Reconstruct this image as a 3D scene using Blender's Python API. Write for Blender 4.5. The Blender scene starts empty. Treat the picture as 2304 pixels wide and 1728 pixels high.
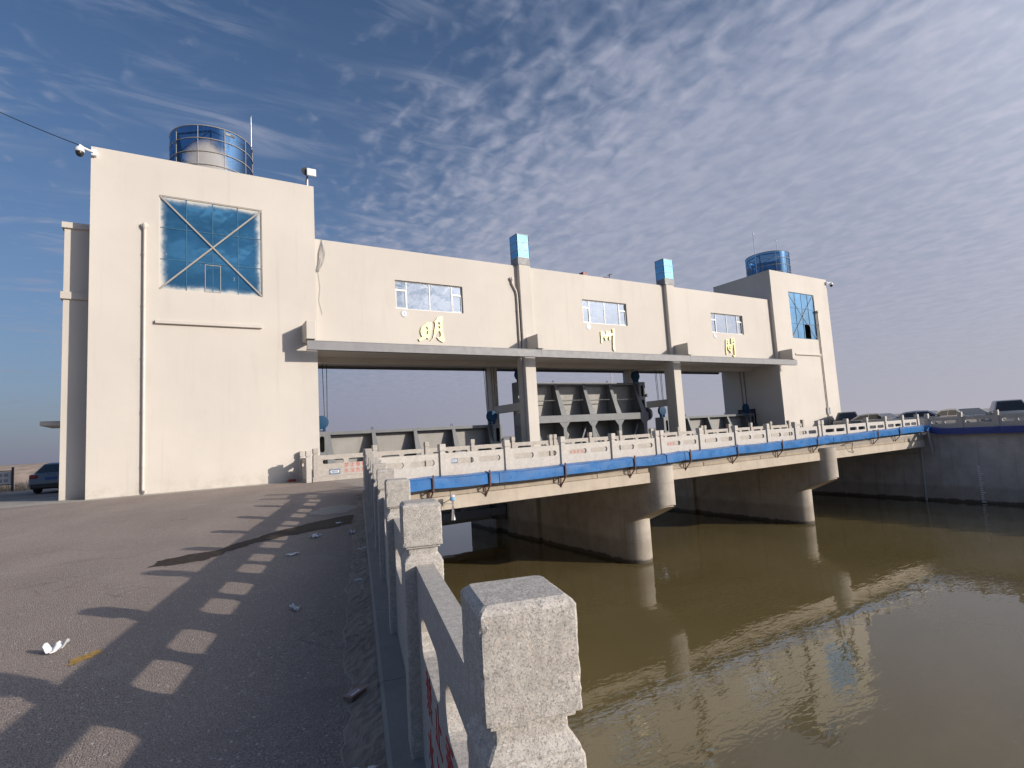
import bpy, math, random
from mathutils import Vector, Matrix
from mathutils.geometry import tessellate_polygon
from mathutils import noise as mnoise
R = math.radians
random.seed(7)
scene = bpy.context.scene
col = scene.collection

# ------------------------------------------------------------------ camera, sky, sun, exposure
cam_d = bpy.data.cameras.new('camera'); cam = bpy.data.objects.new('camera', cam_d); col.objects.link(cam)
cam_d.sensor_fit = 'HORIZONTAL'; cam_d.sensor_width = 36.0; cam_d.lens = 36.0 * 1213.7 / 2304.0
cam_d.clip_start = 0.05; cam_d.clip_end = 9000
YAW, PITCH, ROLL = 0.5499, 0.0958, -0.0584
_f = Vector((math.sin(YAW) * math.cos(PITCH), math.cos(YAW) * math.cos(PITCH), math.sin(PITCH)))
_r = Vector((math.cos(YAW), -math.sin(YAW), 0)); _u = _r.cross(_f)
_c, _s = math.cos(ROLL), math.sin(ROLL)
_r2 = _r * _c + _u * _s; _u2 = _u * _c - _r * _s
m = Matrix.Identity(4)
for i in range(3):
    m[i][0] = _r2[i]; m[i][1] = _u2[i]; m[i][2] = -_f[i]
m[2][3] = 1.65
cam.matrix_world = m
scene.camera = cam

SUN_AZ, SUN_EL = 0.655, R(18.2)            # azimuth from -Y towards +X
sun_dir = Vector((math.sin(SUN_AZ) * math.cos(SUN_EL), -math.cos(SUN_AZ) * math.cos(SUN_EL), math.sin(SUN_EL)))
sun_d = bpy.data.lights.new('sun', 'SUN'); sun = bpy.data.objects.new('sun', sun_d); col.objects.link(sun)
sun_d.energy = 3.05; sun_d.angle = R(0.6); sun_d.color = (1.0, 0.90, 0.775)
sun.rotation_euler = (-sun_dir).to_track_quat('-Z', 'Y').to_euler()
sun.location = (20, -20, 40)

scene.view_settings.view_transform = 'Standard'
scene.view_settings.look = 'None'
scene.view_settings.gamma = 1.0
scene.view_settings.use_curve_mapping = False
scene.view_settings.exposure = 0.52
scene.cycles.use_denoising = True
scene.cycles.max_bounces = 8
scene.cycles.transparent_max_bounces = 16
scene.cycles.caustics_reflective = False
scene.cycles.caustics_refractive = False


class NT:
    """small helper round a node tree"""
    def __init__(s, nt): s.nt = nt; s.n = nt.nodes; s.l = nt.links
    def new(s, t, **kw):
        n = s.n.new(t)
        for k, v in kw.items():
            if k in ('inp',):
                for a, b in v.items(): s.set(n, a, b)
            else: setattr(n, k, v)
        return n
    def set(s, n, a, b):
        i = n.inputs[a]
        if isinstance(b, bpy.types.NodeSocket): s.l.new(b, i)
        else: i.default_value = b
    def math(s, op, a, b=0.0, c=None, clamp=False):
        n = s.n.new('ShaderNodeMath'); n.operation = op; n.use_clamp = clamp
        s.set(n, 0, a); s.set(n, 1, b)
        if c is not None: s.set(n, 2, c)
        return n.outputs[0]
    def mix(s, f, a, b, mode='MIX'):
        n = s.n.new('ShaderNodeMix'); n.data_type = 'RGBA'; n.blend_type = mode
        s.set(n, 0, f); s.set(n, 6, a); s.set(n, 7, b)
        return n.outputs[2]
    def ramp(s, f, lo, hi, a=0.0, b=1.0, kind='SMOOTHSTEP'):
        n = s.n.new('ShaderNodeMapRange'); n.interpolation_type = kind
        s.set(n, 0, f); s.set(n, 1, lo); s.set(n, 2, hi); s.set(n, 3, a); s.set(n, 4, b)
        return n.outputs[0]
    def noise(s, v, scale, detail=3.0, rough=0.55, dist=0.0, out=0):
        n = s.n.new('ShaderNodeTexNoise')
        s.set(n, 'Vector', v); s.set(n, 'Scale', scale); s.set(n, 'Detail', detail); s.set(n, 'Roughness', rough); s.set(n, 'Distortion', dist)
        return n.outputs[out]
    def mapping(s, v, loc=(0, 0, 0), rot=(0, 0, 0), scale=(1, 1, 1)):
        n = s.n.new('ShaderNodeMapping')
        s.set(n, 0, v); n.inputs[1].default_value = loc; n.inputs[2].default_value = rot; n.inputs[3].default_value = scale
        return n.outputs[0]


def C4(c): return (c[0], c[1], c[2], 1.0)


world = bpy.data.worlds.new('World'); scene.world = world; world.use_nodes = True
w = NT(world.node_tree); w.n.clear()
tc = w.new('ShaderNodeTexCoord')
sep = w.new('ShaderNodeSeparateXYZ', inp={0: tc.outputs['Generated']})
dx_, dy_, dz_ = sep.outputs
sky = w.new('ShaderNodeTexSky', sky_type='NISHITA', sun_disc=False)
sky.sun_elevation = SUN_EL; sky.sun_rotation = math.pi - SUN_AZ
sky.air_density = 1.1; sky.dust_density = 1.6; sky.ozone_density = 2.0; sky.altitude = 900
skyc = w.mix(1.0, sky.outputs[0], (0.42, 0.58, 0.72, 1), 'MULTIPLY')
zc = w.math('MAXIMUM', dz_, 0.0)
den = w.math('ADD', zc, 0.09)
px = w.math('DIVIDE', dx_, den); py = w.math('DIVIDE', dy_, den)
pv = w.new('ShaderNodeCombineXYZ', inp={0: px, 1: py, 2: 0.0}).outputs[0]
pr = w.mapping(pv, rot=(0, 0, R(38)), loc=(0.3, 0.7, 0))
# a broad veil that thickens towards the sunny side of the sky, broken up by slow noise
side = w.ramp(px, 0.15, 1.55, 0.0, 1.0, 'LINEAR')
big = w.noise(w.mapping(pv, scale=(1.0, 0.6, 1), loc=(0.4, 0.2, 0)), 1.5, 3.0, 0.5, 0.5)
cells = w.noise(w.mapping(pv, rot=(0, 0, R(8)), scale=(1.45, 0.95, 1)), 10.5, 2.0, 0.5, 0.5)
vor = w.new('ShaderNodeTexVoronoi', feature='SMOOTH_F1', inp={'Vector': w.new('ShaderNodeVectorMath', operation='ADD', inp={0: w.mapping(pv, rot=(0, 0, R(8)), scale=(1.5, 0.9, 1)), 1: w.new('ShaderNodeVectorMath', operation='SCALE', inp={0: w.noise(pv, 6.0, 3.0, 0.6, 0.0, 1), 'Scale': 0.16}).outputs[0]}).outputs[0], 'Scale': 13.5, 'Smoothness': 0.8})
puff = w.ramp(vor.outputs['Distance'], 0.05, 0.62, 0.72, 0.26)
cells = w.math('ADD', w.math('MULTIPLY', cells, 0.74), w.math('MULTIPLY', puff, 0.26))
fine = w.noise(w.mapping(pv, rot=(0, 0, R(-20)), scale=(1.0, 1.6, 1)), 17.0, 5.0, 0.62, 0.3)
tex = w.math('ADD', w.math('MULTIPLY', cells, 0.78), w.math('MULTIPLY', fine, 0.22))
amp = w.ramp(side, 0.1, 0.95, 2.4, 1.15)
dens = w.math('ADD', w.math('ADD', w.math('MULTIPLY', side, 1.25), w.math('MULTIPLY', w.math('SUBTRACT', big, 0.5), 0.85)), w.math('MULTIPLY', w.math('SUBTRACT', tex, 0.5), amp))
cl = w.ramp(dens, 0.02, 1.15)
cl = w.math('MULTIPLY', cl, 0.92)
wisp = w.noise(w.mapping(pv, rot=(0, 0, R(-32)), scale=(0.8, 2.6, 1)), 3.0, 7.0, 0.60, 0.9)
wispm = w.noise(pv, 1.7, 2.0, 0.5)
wisp = w.math('MULTIPLY', w.ramp(wisp, 0.45, 0.76, 0.0, 0.80), w.ramp(wispm, 0.36, 0.58))
cl = w.math('MAXIMUM', cl, wisp)
shade = w.ramp(tex, 0.30, 0.70)
ccol = w.mix(shade, (2.25, 2.60, 3.55, 1), (3.10, 3.28, 4.15, 1))
sd = w.new('ShaderNodeVectorMath', operation='DOT_PRODUCT', inp={0: tc.outputs['Generated'], 1: sun_dir})
glow = w.math('POWER', w.math('MAXIMUM', sd.outputs['Value'], 0.0), 4.5)      # thin cloud scatters more light near the sun
ccol = w.mix(1.0, ccol, w.new('ShaderNodeCombineXYZ', inp={0: w.math('MULTIPLY_ADD', glow, 11.0, 0.97), 1: w.math('MULTIPLY_ADD', glow, 9.8, 0.97), 2: w.math('MULTIPLY_ADD', glow, 7.8, 0.97)}).outputs[0], 'MULTIPLY')
c1 = w.mix(cl, skyc, ccol)
hz = w.math('POWER', 2.718, w.math('MULTIPLY', zc, -4.0))
hz = w.math('MULTIPLY', hz, 0.95)
hcol = w.mix(w.math('POWER', w.ramp(dx_, -0.3, 0.97, kind='LINEAR'), 1.45), (1.40, 1.44, 1.98, 1), (3.15, 3.08, 3.50, 1))
c2 = w.mix(hz, c1, hcol)
bg = w.new('ShaderNodeBackground', inp={0: c2, 1: 0.10})
wo = w.new('ShaderNodeOutputWorld'); w.l.new(bg.outputs[0], wo.inputs[0])

# ------------------------------------------------------------------ mesh and object helpers
class MB:
    def __init__(s): s.v = []; s.f = []; s.smooth = False
    def add(s, verts, faces):
        o = len(s.v); s.v += [tuple(v) for v in verts]; s.f += [tuple(i + o for i in f) for f in faces]; return s
    def box(s, x0, x1, y0, y1, z0, z1):
        return s.add([(x0, y0, z0), (x1, y0, z0), (x1, y1, z0), (x0, y1, z0), (x0, y0, z1), (x1, y0, z1), (x1, y1, z1), (x0, y1, z1)],
                     [(0, 3, 2, 1), (4, 5, 6, 7), (0, 1, 5, 4), (1, 2, 6, 5), (2, 3, 7, 6), (3, 0, 4, 7)])
    def bbox(s, x0, x1, y0, y1, z0, z1, b=0.01):
        """box with every edge chamfered"""
        X = (x0, x1); Y = (y0, y1); Z = (z0, z1)
        sx, sy, sz = (b, -b), (b, -b), (b, -b)
        v = []; idx = {}
        for i in (0, 1):
            for j in (0, 1):
                for k in (0, 1):
                    for a in 'xyz':
                        p = [X[i] + sx[i], Y[j] + sy[j], Z[k] + sz[k]]
                        if a == 'x': p[0] = X[i]
                        if a == 'y': p[1] = Y[j]
                        if a == 'z': p[2] = Z[k]
                        idx[i, j, k, a] = len(v); v.append(p)
        f = []
        g = lambda *q: tuple(idx[t] for t in q)
        for i in (0, 1):
            q = g((i, 0, 0, 'x'), (i, 1, 0, 'x'), (i, 1, 1, 'x'), (i, 0, 1, 'x')); f.append(q if i else q[::-1])
            q = g((0, i, 0, 'y'), (1, i, 0, 'y'), (1, i, 1, 'y'), (0, i, 1, 'y')); f.append(q[::-1] if i else q)
            q = g((0, 0, i, 'z'), (1, 0, i, 'z'), (1, 1, i, 'z'), (0, 1, i, 'z')); f.append(q if i else q[::-1])
        for i in (0, 1):
            for j in (0, 1):
                f.append(g((i, j, 0, 'x'), (i, j, 1, 'x'), (i, j, 1, 'y'), (i, j, 0, 'y')))
                f.append(g((i, 0, j, 'x'), (i, 1, j, 'x'), (i, 1, j, 'z'), (i, 0, j, 'z')))
                f.append(g((0, i, j, 'y'), (1, i, j, 'y'), (1, i, j, 'z'), (0, i, j, 'z')))
        for i in (0, 1):
            for j in (0, 1):
                for k in (0, 1):
                    f.append(g((i, j, k, 'x'), (i, j, k, 'y'), (i, j, k, 'z')))
        s.fix = True
        return s.add(v, f)
    def obox(s, p0, p1, wd, ht, up=(0, 0, 1)):
        """bar of section wd x ht from p0 to p1"""
        p0, p1 = Vector(p0), Vector(p1); d = (p1 - p0).normalized(); u = Vector(up)
        if abs(d.dot(u)) > 0.98: u = Vector((0, 1, 0))
        a = d.cross(u).normalized() * (wd / 2); b = a.cross(d).normalized() * (ht / 2)
        v = [p0 - a - b, p0 + a - b, p0 + a + b, p0 - a + b, p1 - a - b, p1 + a - b, p1 + a + b, p1 - a + b]
        return s.add(v, [(0, 1, 2, 3), (7, 6, 5, 4), (0, 4, 5, 1), (1, 5, 6, 2), (2, 6, 7, 3), (3, 7, 4, 0)])
    def tube(s, pts, r, n=8, caps=True):
        pts = [Vector(p) for p in pts]; rr = r if isinstance(r, (list, tuple)) else [r] * len(pts)
        rings = []; prev = None
        for i, p in enumerate(pts):
            d = (pts[min(i + 1, len(pts) - 1)] - pts[max(i - 1, 0)]).normalized()
            if prev is None:
                a = d.cross(Vector((0, 0, 1)))
                if a.length < 0.05: a = d.cross(Vector((0, 1, 0)))
            else:
                a = prev - d * prev.dot(d)
            a.normalize(); prev = a; b = d.cross(a)
            rings.append([p + (a * math.cos(2 * math.pi * k / n) + b * math.sin(2 * math.pi * k / n)) * rr[i] for k in range(n)])
        v = [q for g in rings for q in g]; f = []
        for i in range(len(pts) - 1):
            for k in range(n):
                k2 = (k + 1) % n
                f.append((i * n + k, i * n + k2, (i + 1) * n + k2, (i + 1) * n + k))
        if caps:
            f.append(tuple(range(n))[::-1]); f.append(tuple((len(pts) - 1) * n + k for k in range(n)))
        s.fix = True
        return s.add(v, f)
    def cyl(s, p0, p1, r, n=20): return s.tube([p0, p1], r, n)
    def lathe(s, prof, c, n=20, axis='z'):
        v = []; f = []
        for (r, z) in prof:
            for k in range(n):
                a = 2 * math.pi * k / n; p = (r * math.cos(a), r * math.sin(a), z)
                if axis == 'x': p = (p[2], p[0], p[1])
                if axis == 'y': p = (p[0], p[2], p[1])
                v.append((p[0] + c[0], p[1] + c[1], p[2] + c[2]))
        m_ = len(prof)
        for i in range(m_ - 1):
            for k in range(n):
                k2 = (k + 1) % n; f.append((i * n + k, i * n + k2, (i + 1) * n + k2, (i + 1) * n + k))
        f.append(tuple(range(n))[::-1]); f.append(tuple((m_ - 1) * n + k for k in range(n)))
        s.fix = True
        return s.add(v, f)
    def plate(s, outer, holes, w0, w1, mp):
        """polygon with holes given in (u, v), thick from w0 to w1, mp(u, v, w) -> point"""
        loops = [outer] + list(holes)
        flat = [p for l in loops for p in l]
        tris = tessellate_polygon([[Vector((p[0], p[1], 0)) for p in l] for l in loops])
        n = len(flat)
        v = [mp(p[0], p[1], w0) for p in flat] + [mp(p[0], p[1], w1) for p in flat]
        f = [tuple(t) for t in tris] + [tuple(i + n for i in t[::-1]) for t in tris]
        o = 0
        for l in loops:
            for i in range(len(l)):
                j = (i + 1) % len(l); f.append((o + i, o + j, o + j + n, o + i + n))
            o += len(l)
        s.fix = True
        return s.add(v, f)
    def mesh(s, name, mat, smooth=False):
        me = bpy.data.meshes.new(name); me.from_pydata(s.v, [], s.f)
        if getattr(s, 'fix', False):
            import bmesh
            bm = bmesh.new(); bm.from_mesh(me); bmesh.ops.recalc_face_normals(bm, faces=bm.faces); bm.to_mesh(me); bm.free()
        if mat: me.materials.append(mat)
        if smooth:
            for p in me.polygons: p.use_smooth = True
            me.set_sharp_from_angle(angle=R(38))
        me.update(); return me


ORG = {}          # world origin of every unrotated parent


def tag(o, label=None, cat=None, group=None, kind=None):
    if label: o['label'] = label
    if cat: o['category'] = cat
    if group: o['group'] = group
    if kind: o['kind'] = kind
    return o


def thing(name, label, cat, loc=(0, 0, 0), rz=0.0, group=None):
    o = bpy.data.objects.new(name, None); o.empty_display_size = 0.2; col.objects.link(o)
    o.location = loc; o.rotation_euler = (0, 0, rz); ORG[o] = Vector(loc)
    return tag(o, label, cat, group)


def part(name, mb, mat, parent, label=None, at=None, smooth=False, local=False, rot=None):
    """a child mesh. mb: an MB in world coordinates (or local ones with local=True), or a ready mesh with at=position"""
    if isinstance(mb, MB):
        if not local:
            o0 = ORG[parent]
            mb.v = [(x - o0[0], y - o0[1], z - o0[2]) for x, y, z in mb.v]
        me = mb.mesh(name, mat, smooth)
    else: me = mb
    o = bpy.data.objects.new(name, me); col.objects.link(o); o.parent = parent
    base = ORG.get(parent, Vector())
    if at is not None:
        o.location = Vector(at) if local else Vector(at) - base
        ORG[o] = Vector(at)
    else: ORG[o] = base
    if rot: o.rotation_euler = rot
    if label: o['label'] = label
    return o


def solo(name, mb, mat, label=None, cat=None, group=None, kind=None, smooth=False, at=(0, 0, 0), rot=None):
    me = mb.mesh(name, mat, smooth) if isinstance(mb, MB) else mb
    o = bpy.data.objects.new(name, me); col.objects.link(o); o.location = at
    if rot: o.rotation_euler = rot
    return tag(o, label, cat, group, kind)


def copy_tree(o, parent=None):
    c = o.copy(); col.objects.link(c)
    if parent: c.parent = parent
    for ch in list(o.children): copy_tree(ch, c)
    return c


def text_mesh(s, size, mat, depth=0.002, name='lettering'):
    cu = bpy.data.curves.new(name, 'FONT'); cu.body = s; cu.size = size; cu.extrude = depth
    cu.align_x = 'CENTER'; cu.align_y = 'CENTER'; cu.resolution_u = 2
    o = bpy.data.objects.new(name, cu); col.objects.link(o)
    bpy.context.view_layer.update()
    me = bpy.data.meshes.new_from_object(o.evaluated_get(bpy.context.evaluated_depsgraph_get()))
    bpy.data.objects.remove(o); me.materials.clear(); me.materials.append(mat); me.name = name
    return me

# ------------------------------------------------------------------ materials (textures run in world space)
def base(name):
    mt = bpy.data.materials.new(name); mt.use_nodes = True
    n = NT(mt.node_tree); b = n.n['Principled BSDF']
    pos = n.new('ShaderNodeNewGeometry').outputs['Position']
    return mt, n, b, pos


def plain(name, c, rough=0.5, metal=0.0, var=0.12, scale=3.0, bump=0.0, bscale=60.0, spec=0.5, dirt=None, dscale=1.2):
    mt, n, b, pos = base(name)
    f = n.noise(pos, scale, 5.0, 0.6)
    cc = n.mix(n.ramp(f, 0.25, 0.75), C4([x * (1 - var) for x in c]), C4([min(1, x * (1 + var)) for x in c]))
    if dirt:
        d = n.ramp(n.noise(n.mapping(pos, scale=(1, 1, 0.35)), dscale, 7.0, 0.68), 0.5, 0.78, 0, dirt[3])
        cc = n.mix(d, cc, C4(dirt[:3]))
    n.set(b, 'Base Color', cc); n.set(b, 'Metallic', metal); n.set(b, 'Specular IOR Level', spec)
    n.set(b, 'Roughness', n.ramp(n.noise(pos, scale * 2.3, 3.0), 0.2, 0.8, max(0.02, rough - 0.07), min(1, rough + 0.07)))
    if bump:
        bp = n.new('ShaderNodeBump', inp={'Height': n.noise(pos, bscale, 4.0, 0.6), 'Strength': bump, 'Distance': 0.01}); n.set(b, 'Normal', bp.outputs[0])
    return mt


def facade_mat():
    mt, n, b, pos = base('cream_render')
    a = n.noise(pos, 0.22, 4.0, 0.55); a2 = n.noise(n.mapping(pos, scale=(1, 1, 0.25)), 1.1, 6.0, 0.62)
    cc = n.mix(n.ramp(a, 0.3, 0.7), (0.560, 0.520, 0.468, 1), (0.615, 0.570, 0.512, 1))
    cc = n.mix(n.ramp(a2, 0.50, 0.85, 0, 0.42), cc, (0.46, 0.425, 0.385, 1))
    rn = n.ramp(n.noise(n.mapping(pos, scale=(1, 1, 0.045)), 3.1, 6.0, 0.68), 0.56, 0.76, 0, 0.30)
    cc = n.mix(rn, cc, (0.43, 0.39, 0.34, 1))
    zz = n.new('ShaderNodeSeparateXYZ', inp={0: pos}).outputs[2]
    splash = n.math('MULTIPLY', n.ramp(zz, 0.25, 1.0, 1.0, 0.0), n.ramp(n.noise(pos, 2.4, 6.0, 0.7), 0.38, 0.75, 0, 0.55))
    cc = n.mix(splash, cc, (0.40, 0.34, 0.275, 1))
    n.set(b, 'Base Color', cc); n.set(b, 'Roughness', 0.72); n.set(b, 'Specular IOR Level', 0.3)
    h = n.math('ADD', n.noise(pos, 190.0, 3.0), n.math('MULTIPLY', n.noise(pos, 1.7, 4.0), 3.0))
    bp = n.new('ShaderNodeBump', inp={'Height': h, 'Strength': 0.22, 'Distance': 0.012}); n.set(b, 'Normal', bp.outputs[0])
    return mt


def granite_mat(name='granite', lo=(0.43, 0.40, 0.365), hi=(0.60, 0.555, 0.50)):
    mt, n, b, pos = base(name)
    cc = n.mix(n.ramp(n.noise(pos, 38.0, 4.0, 0.6), 0.3, 0.7), C4(lo), C4(hi))
    vo = n.new('ShaderNodeTexVoronoi', inp={'Vector': n.mapping(pos, scale=(1, 1, 0.8)), 'Scale': 120.0, 'Randomness': 1.0})
    sp = n.ramp(n.noise(pos, 215.0, 3.0, 0.72, 0.8), 0.505, 0.60)
    cc = n.mix(n.math('MULTIPLY', sp, 0.72), cc, (0.16, 0.150, 0.145, 1))
    pk = n.ramp(n.noise(n.mapping(pos, loc=(3, 5, 1)), 95.0, 2.0, 0.6), 0.60, 0.70)
    cc = n.mix(n.math('MULTIPLY', pk, 0.55), cc, (0.56, 0.44, 0.35, 1))
    wt = n.ramp(n.noise(n.mapping(pos, loc=(9, 2, 4)), 130.0, 2.0, 0.5), 0.64, 0.70)
    cc = n.mix(n.math('MULTIPLY', wt, 0.65), cc, (0.72, 0.70, 0.67, 1))
    st = n.ramp(n.noise(pos, 2.3, 6.0, 0.65), 0.5, 0.8, 0, 0.35)
    cc = n.mix(st, cc, (0.40, 0.35, 0.29, 1))
    n.set(b, 'Base Color', cc); n.set(b, 'Roughness', 0.62); n.set(b, 'Specular IOR Level', 0.4)
    h = n.math('ADD', n.noise(pos, 160.0, 4.0, 0.7), n.math('MULTIPLY', n.noise(pos, 30.0, 3.0), 0.8))
    bp = n.new('ShaderNodeBump', inp={'Height': h, 'Strength': 0.35, 'Distance': 0.006}); n.set(b, 'Normal', bp.outputs[0])
    return mt


def concrete_mat(name, c0, c1, streak=0.5, tide=None):
    mt, n, b, pos = base(name)
    cc = n.mix(n.ramp(n.noise(pos, 1.3, 6.0, 0.62), 0.28, 0.72), C4(c0), C4(c1))
    sk = n.ramp(n.noise(n.mapping(pos, scale=(1.0, 1.0, 0.07)), 2.6, 6.0, 0.66), 0.50, 0.74, 0, streak)
    cc = n.mix(sk, cc, C4([x * 0.42 for x in c0]))
    sk2 = n.ramp(n.noise(n.mapping(pos, loc=(4, 7, 0), scale=(1.0, 1.0, 0.09)), 3.4, 6.0, 0.66), 0.58, 0.74, 0, streak * 0.7)
    cc = n.mix(sk2, cc, C4([min(1, x * 1.35) for x in c1]))
    pit = n.ramp(n.noise(pos, 42.0, 3.0, 0.6), 0.66, 0.74, 0, 0.5)
    cc = n.mix(pit, cc, C4([x * 0.5 for x in c0]))
    zf = n.new('ShaderNodeSeparateXYZ', inp={0: pos}).outputs[2]
    fj = n.math('ABSOLUTE', n.math('SUBTRACT', n.math('FRACT', n.math('MULTIPLY', n.math('ADD', zf, n.math('MULTIPLY', n.noise(pos, 1.2, 3.0), 0.03)), 0.82)), 0.5))
    cc = n.mix(n.ramp(fj, 0.004, 0.014, streak * 0.8, 0.0), cc, C4([x * 0.55 for x in c0]))
    bl = n.ramp(n.noise(n.mapping(pos, loc=(2, 8, 5)), 0.8, 6.0, 0.66), 0.55, 0.72, 0, streak * 0.9)
    cc = n.mix(bl, cc, C4([x * 0.55 for x in c0]))
    if tide is not None:
        zz = n.new('ShaderNodeSeparateXYZ', inp={0: pos}).outputs[2]
        zw = n.math('ADD', zz, n.math('MULTIPLY', n.math('SUBTRACT', n.noise(pos, 2.2, 5.0, 0.7), 0.5), 0.35))
        t1 = n.ramp(zw, tide + 0.10, tide + 0.22, 0.85, 0.0); t2 = n.ramp(zw, tide + 0.85, tide + 1.05, 0.38, 0.0)
        cc = n.mix(t2, cc, (0.20, 0.165, 0.125, 1)); cc = n.mix(t1, cc, (0.055, 0.045, 0.035, 1))
    n.set(b, 'Base Color', cc); n.set(b, 'Roughness', 0.85); n.set(b, 'Specular IOR Level', 0.25)
    h = n.math('ADD', n.noise(pos, 60.0, 5.0, 0.7), n.math('MULTIPLY', n.noise(pos, 5.0, 4.0), 1.5))
    bp = n.new('ShaderNodeBump', inp={'Height': h, 'Strength': 0.4, 'Distance': 0.012}); n.set(b, 'Normal', bp.outputs[0])
    return mt


def asphalt_mat():
    mt, n, b, pos = base('asphalt')
    dust = n.ramp(n.noise(pos, 0.35, 6.0, 0.6, 0.4), 0.25, 0.75)
    cc = n.mix(dust, (0.350, 0.282, 0.240, 1), (0.430, 0.348, 0.296, 1))
    v1 = n.new('ShaderNodeTexVoronoi', inp={'Vector': pos, 'Scale': 95.0})
    rv = n.new('ShaderNodeSeparateColor', inp={0: v1.outputs['Color']}).outputs[0]
    cc = n.mix(n.ramp(rv, 0.0, 1.0, 0.0, 0.5, 'LINEAR'), cc, (0.17, 0.145, 0.135, 1))
    cc = n.mix(n.ramp(rv, 0.93, 0.975, 0, 0.75), cc, (0.58, 0.54, 0.50, 1))
    cc = n.mix(n.ramp(v1.outputs['Distance'], 0.45, 0.8, 0, 0.6), cc, (0.11, 0.095, 0.09, 1))
    v2 = n.new('ShaderNodeTexVoronoi', inp={'Vector': pos, 'Scale': 26.0})
    r2 = n.new('ShaderNodeSeparateColor', inp={0: v2.outputs['Color']}).outputs[1]
    chips = n.math('MULTIPLY', n.ramp(r2, 0.90, 0.93), n.ramp(v2.outputs['Distance'], 0.22, 0.30, 1, 0))
    cc = n.mix(n.math('MULTIPLY', chips, 0.8), cc, (0.62, 0.57, 0.52, 1))
    bl = n.ramp(n.noise(n.mapping(pos, loc=(11, 3, 0)), 0.9, 7.0, 0.66, 0.5), 0.56, 0.72, 0, 0.35)
    cc = n.mix(bl, cc, (0.43, 0.37, 0.32, 1))
    dk = n.ramp(n.noise(n.mapping(pos, loc=(5, 8, 0), scale=(0.6, 1.4, 1)), 0.6, 6.0, 0.66, 0.5), 0.58, 0.72, 0, 0.4)
    cc = n.mix(dk, cc, (0.17, 0.145, 0.135, 1))
    ck = n.noise(n.mapping(pos, loc=(1.7, 2.2, 0)), 0.30, 4.0, 0.50, 0.2)
    ck = n.math('MULTIPLY', n.ramp(n.math('ABSOLUTE', n.math('SUBTRACT', ck, 0.5)), 0.0006, 0.0024, 1.0, 0.0), n.ramp(n.noise(n.mapping(pos, loc=(7, 1, 0)), 0.30, 2.0), 0.47, 0.55))
    cc = n.mix(n.math('MULTIPLY', ck, 0.28), cc, (0.06, 0.05, 0.047, 1))
    sc = n.ramp(n.noise(n.mapping(pos, loc=(3, 3, 0), scale=(0.5, 2.2, 1)), 3.2, 3.0, 0.5), 0.735, 0.765, 0, 0.7)
    sy = n.new('ShaderNodeSeparateXYZ', inp={0: pos}).outputs[1]
    cc = n.mix(n.math('MULTIPLY', sc, n.ramp(sy, 12.0, 22.0)), cc, (0.62, 0.57, 0.51, 1))
    wh = n.math('ABSOLUTE', n.math('SUBTRACT', n.math('FRACT', n.math('MULTIPLY', n.math('ADD', n.new('ShaderNodeSeparateXYZ', inp={0: n.mapping(pos, rot=(0, 0, R(15.2)))}).outputs[0], n.math('MULTIPLY', n.noise(pos, 0.25, 3.0), 0.6)), 0.55)), 0.5))
    cc = n.mix(n.math('MULTIPLY', n.ramp(wh, 0.08, 0.34, 0.20, 0.0), n.noise(pos, 0.7, 4.0)), cc, (0.47, 0.39, 0.335, 1))
    n.set(b, 'Base Color', cc); n.set(b, 'Roughness', 0.86); n.set(b, 'Specular IOR Level', 0.3)
    h = n.math('ADD', n.math('MULTIPLY', v1.outputs['Distance'], -1.0), n.math('MULTIPLY', n.noise(pos, 14.0, 4.0, 0.7), 0.6))
    bp = n.new('ShaderNodeBump', inp={'Height': h, 'Strength': 0.75, 'Distance': 0.012}); n.set(b, 'Normal', bp.outputs[0])
    return mt


def water_mat():
    mt, n, b, pos = base('river_water')
    silt = n.noise(n.mapping(pos, rot=(0, 0, 0.3), scale=(0.5, 1, 1)), 0.22, 5.0, 0.6, 0.6)
    n.set(b, 'Base Color', n.mix(n.ramp(silt, 0.3, 0.7), (0.122, 0.095, 0.040, 1), (0.142, 0.111, 0.050, 1)))
    fl = n.ramp(n.noise(n.mapping(pos, loc=(2, 5, 0)), 7.0, 2.0, 0.5), 0.775, 0.80)
    fl = n.math('MULTIPLY', fl, n.ramp(n.noise(n.mapping(pos, scale=(0.4, 1, 1)), 0.45, 3.0), 0.50, 0.62))
    bcol = n.mix(n.math('MULTIPLY', fl, 0.75), b.inputs['Base Color'].links[0].from_socket, (0.42, 0.40, 0.36, 1)); n.set(b, 'Base Color', bcol)
    n.set(b, 'Roughness', 0.0); n.set(b, 'IOR', 1.48)
    big = n.noise(n.mapping(pos, rot=(0, 0, R(25)), scale=(1.0, 2.0, 1)), 0.55, 3.0, 0.5, 0.6)
    rip = n.noise(n.mapping(pos, rot=(0, 0, R(12)), scale=(1.0, 2.8, 1)), 2.3, 1.6, 0.5, 0.9)
    calm = n.ramp(n.noise(n.mapping(pos, loc=(3.5, 9.2, 0)), 0.16, 3.0, 0.5), 0.40, 0.62, 0.10, 1.0)
    h = n.math('ADD', n.math('MULTIPLY', big, 0.9), n.math('MULTIPLY', rip, n.math('MULTIPLY', calm, 0.42)))
    bp = n.new('ShaderNodeBump', inp={'Height': h, 'Strength': 0.10, 'Distance': 0.10}); n.set(b, 'Normal', bp.outputs[0])
    return mt


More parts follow.
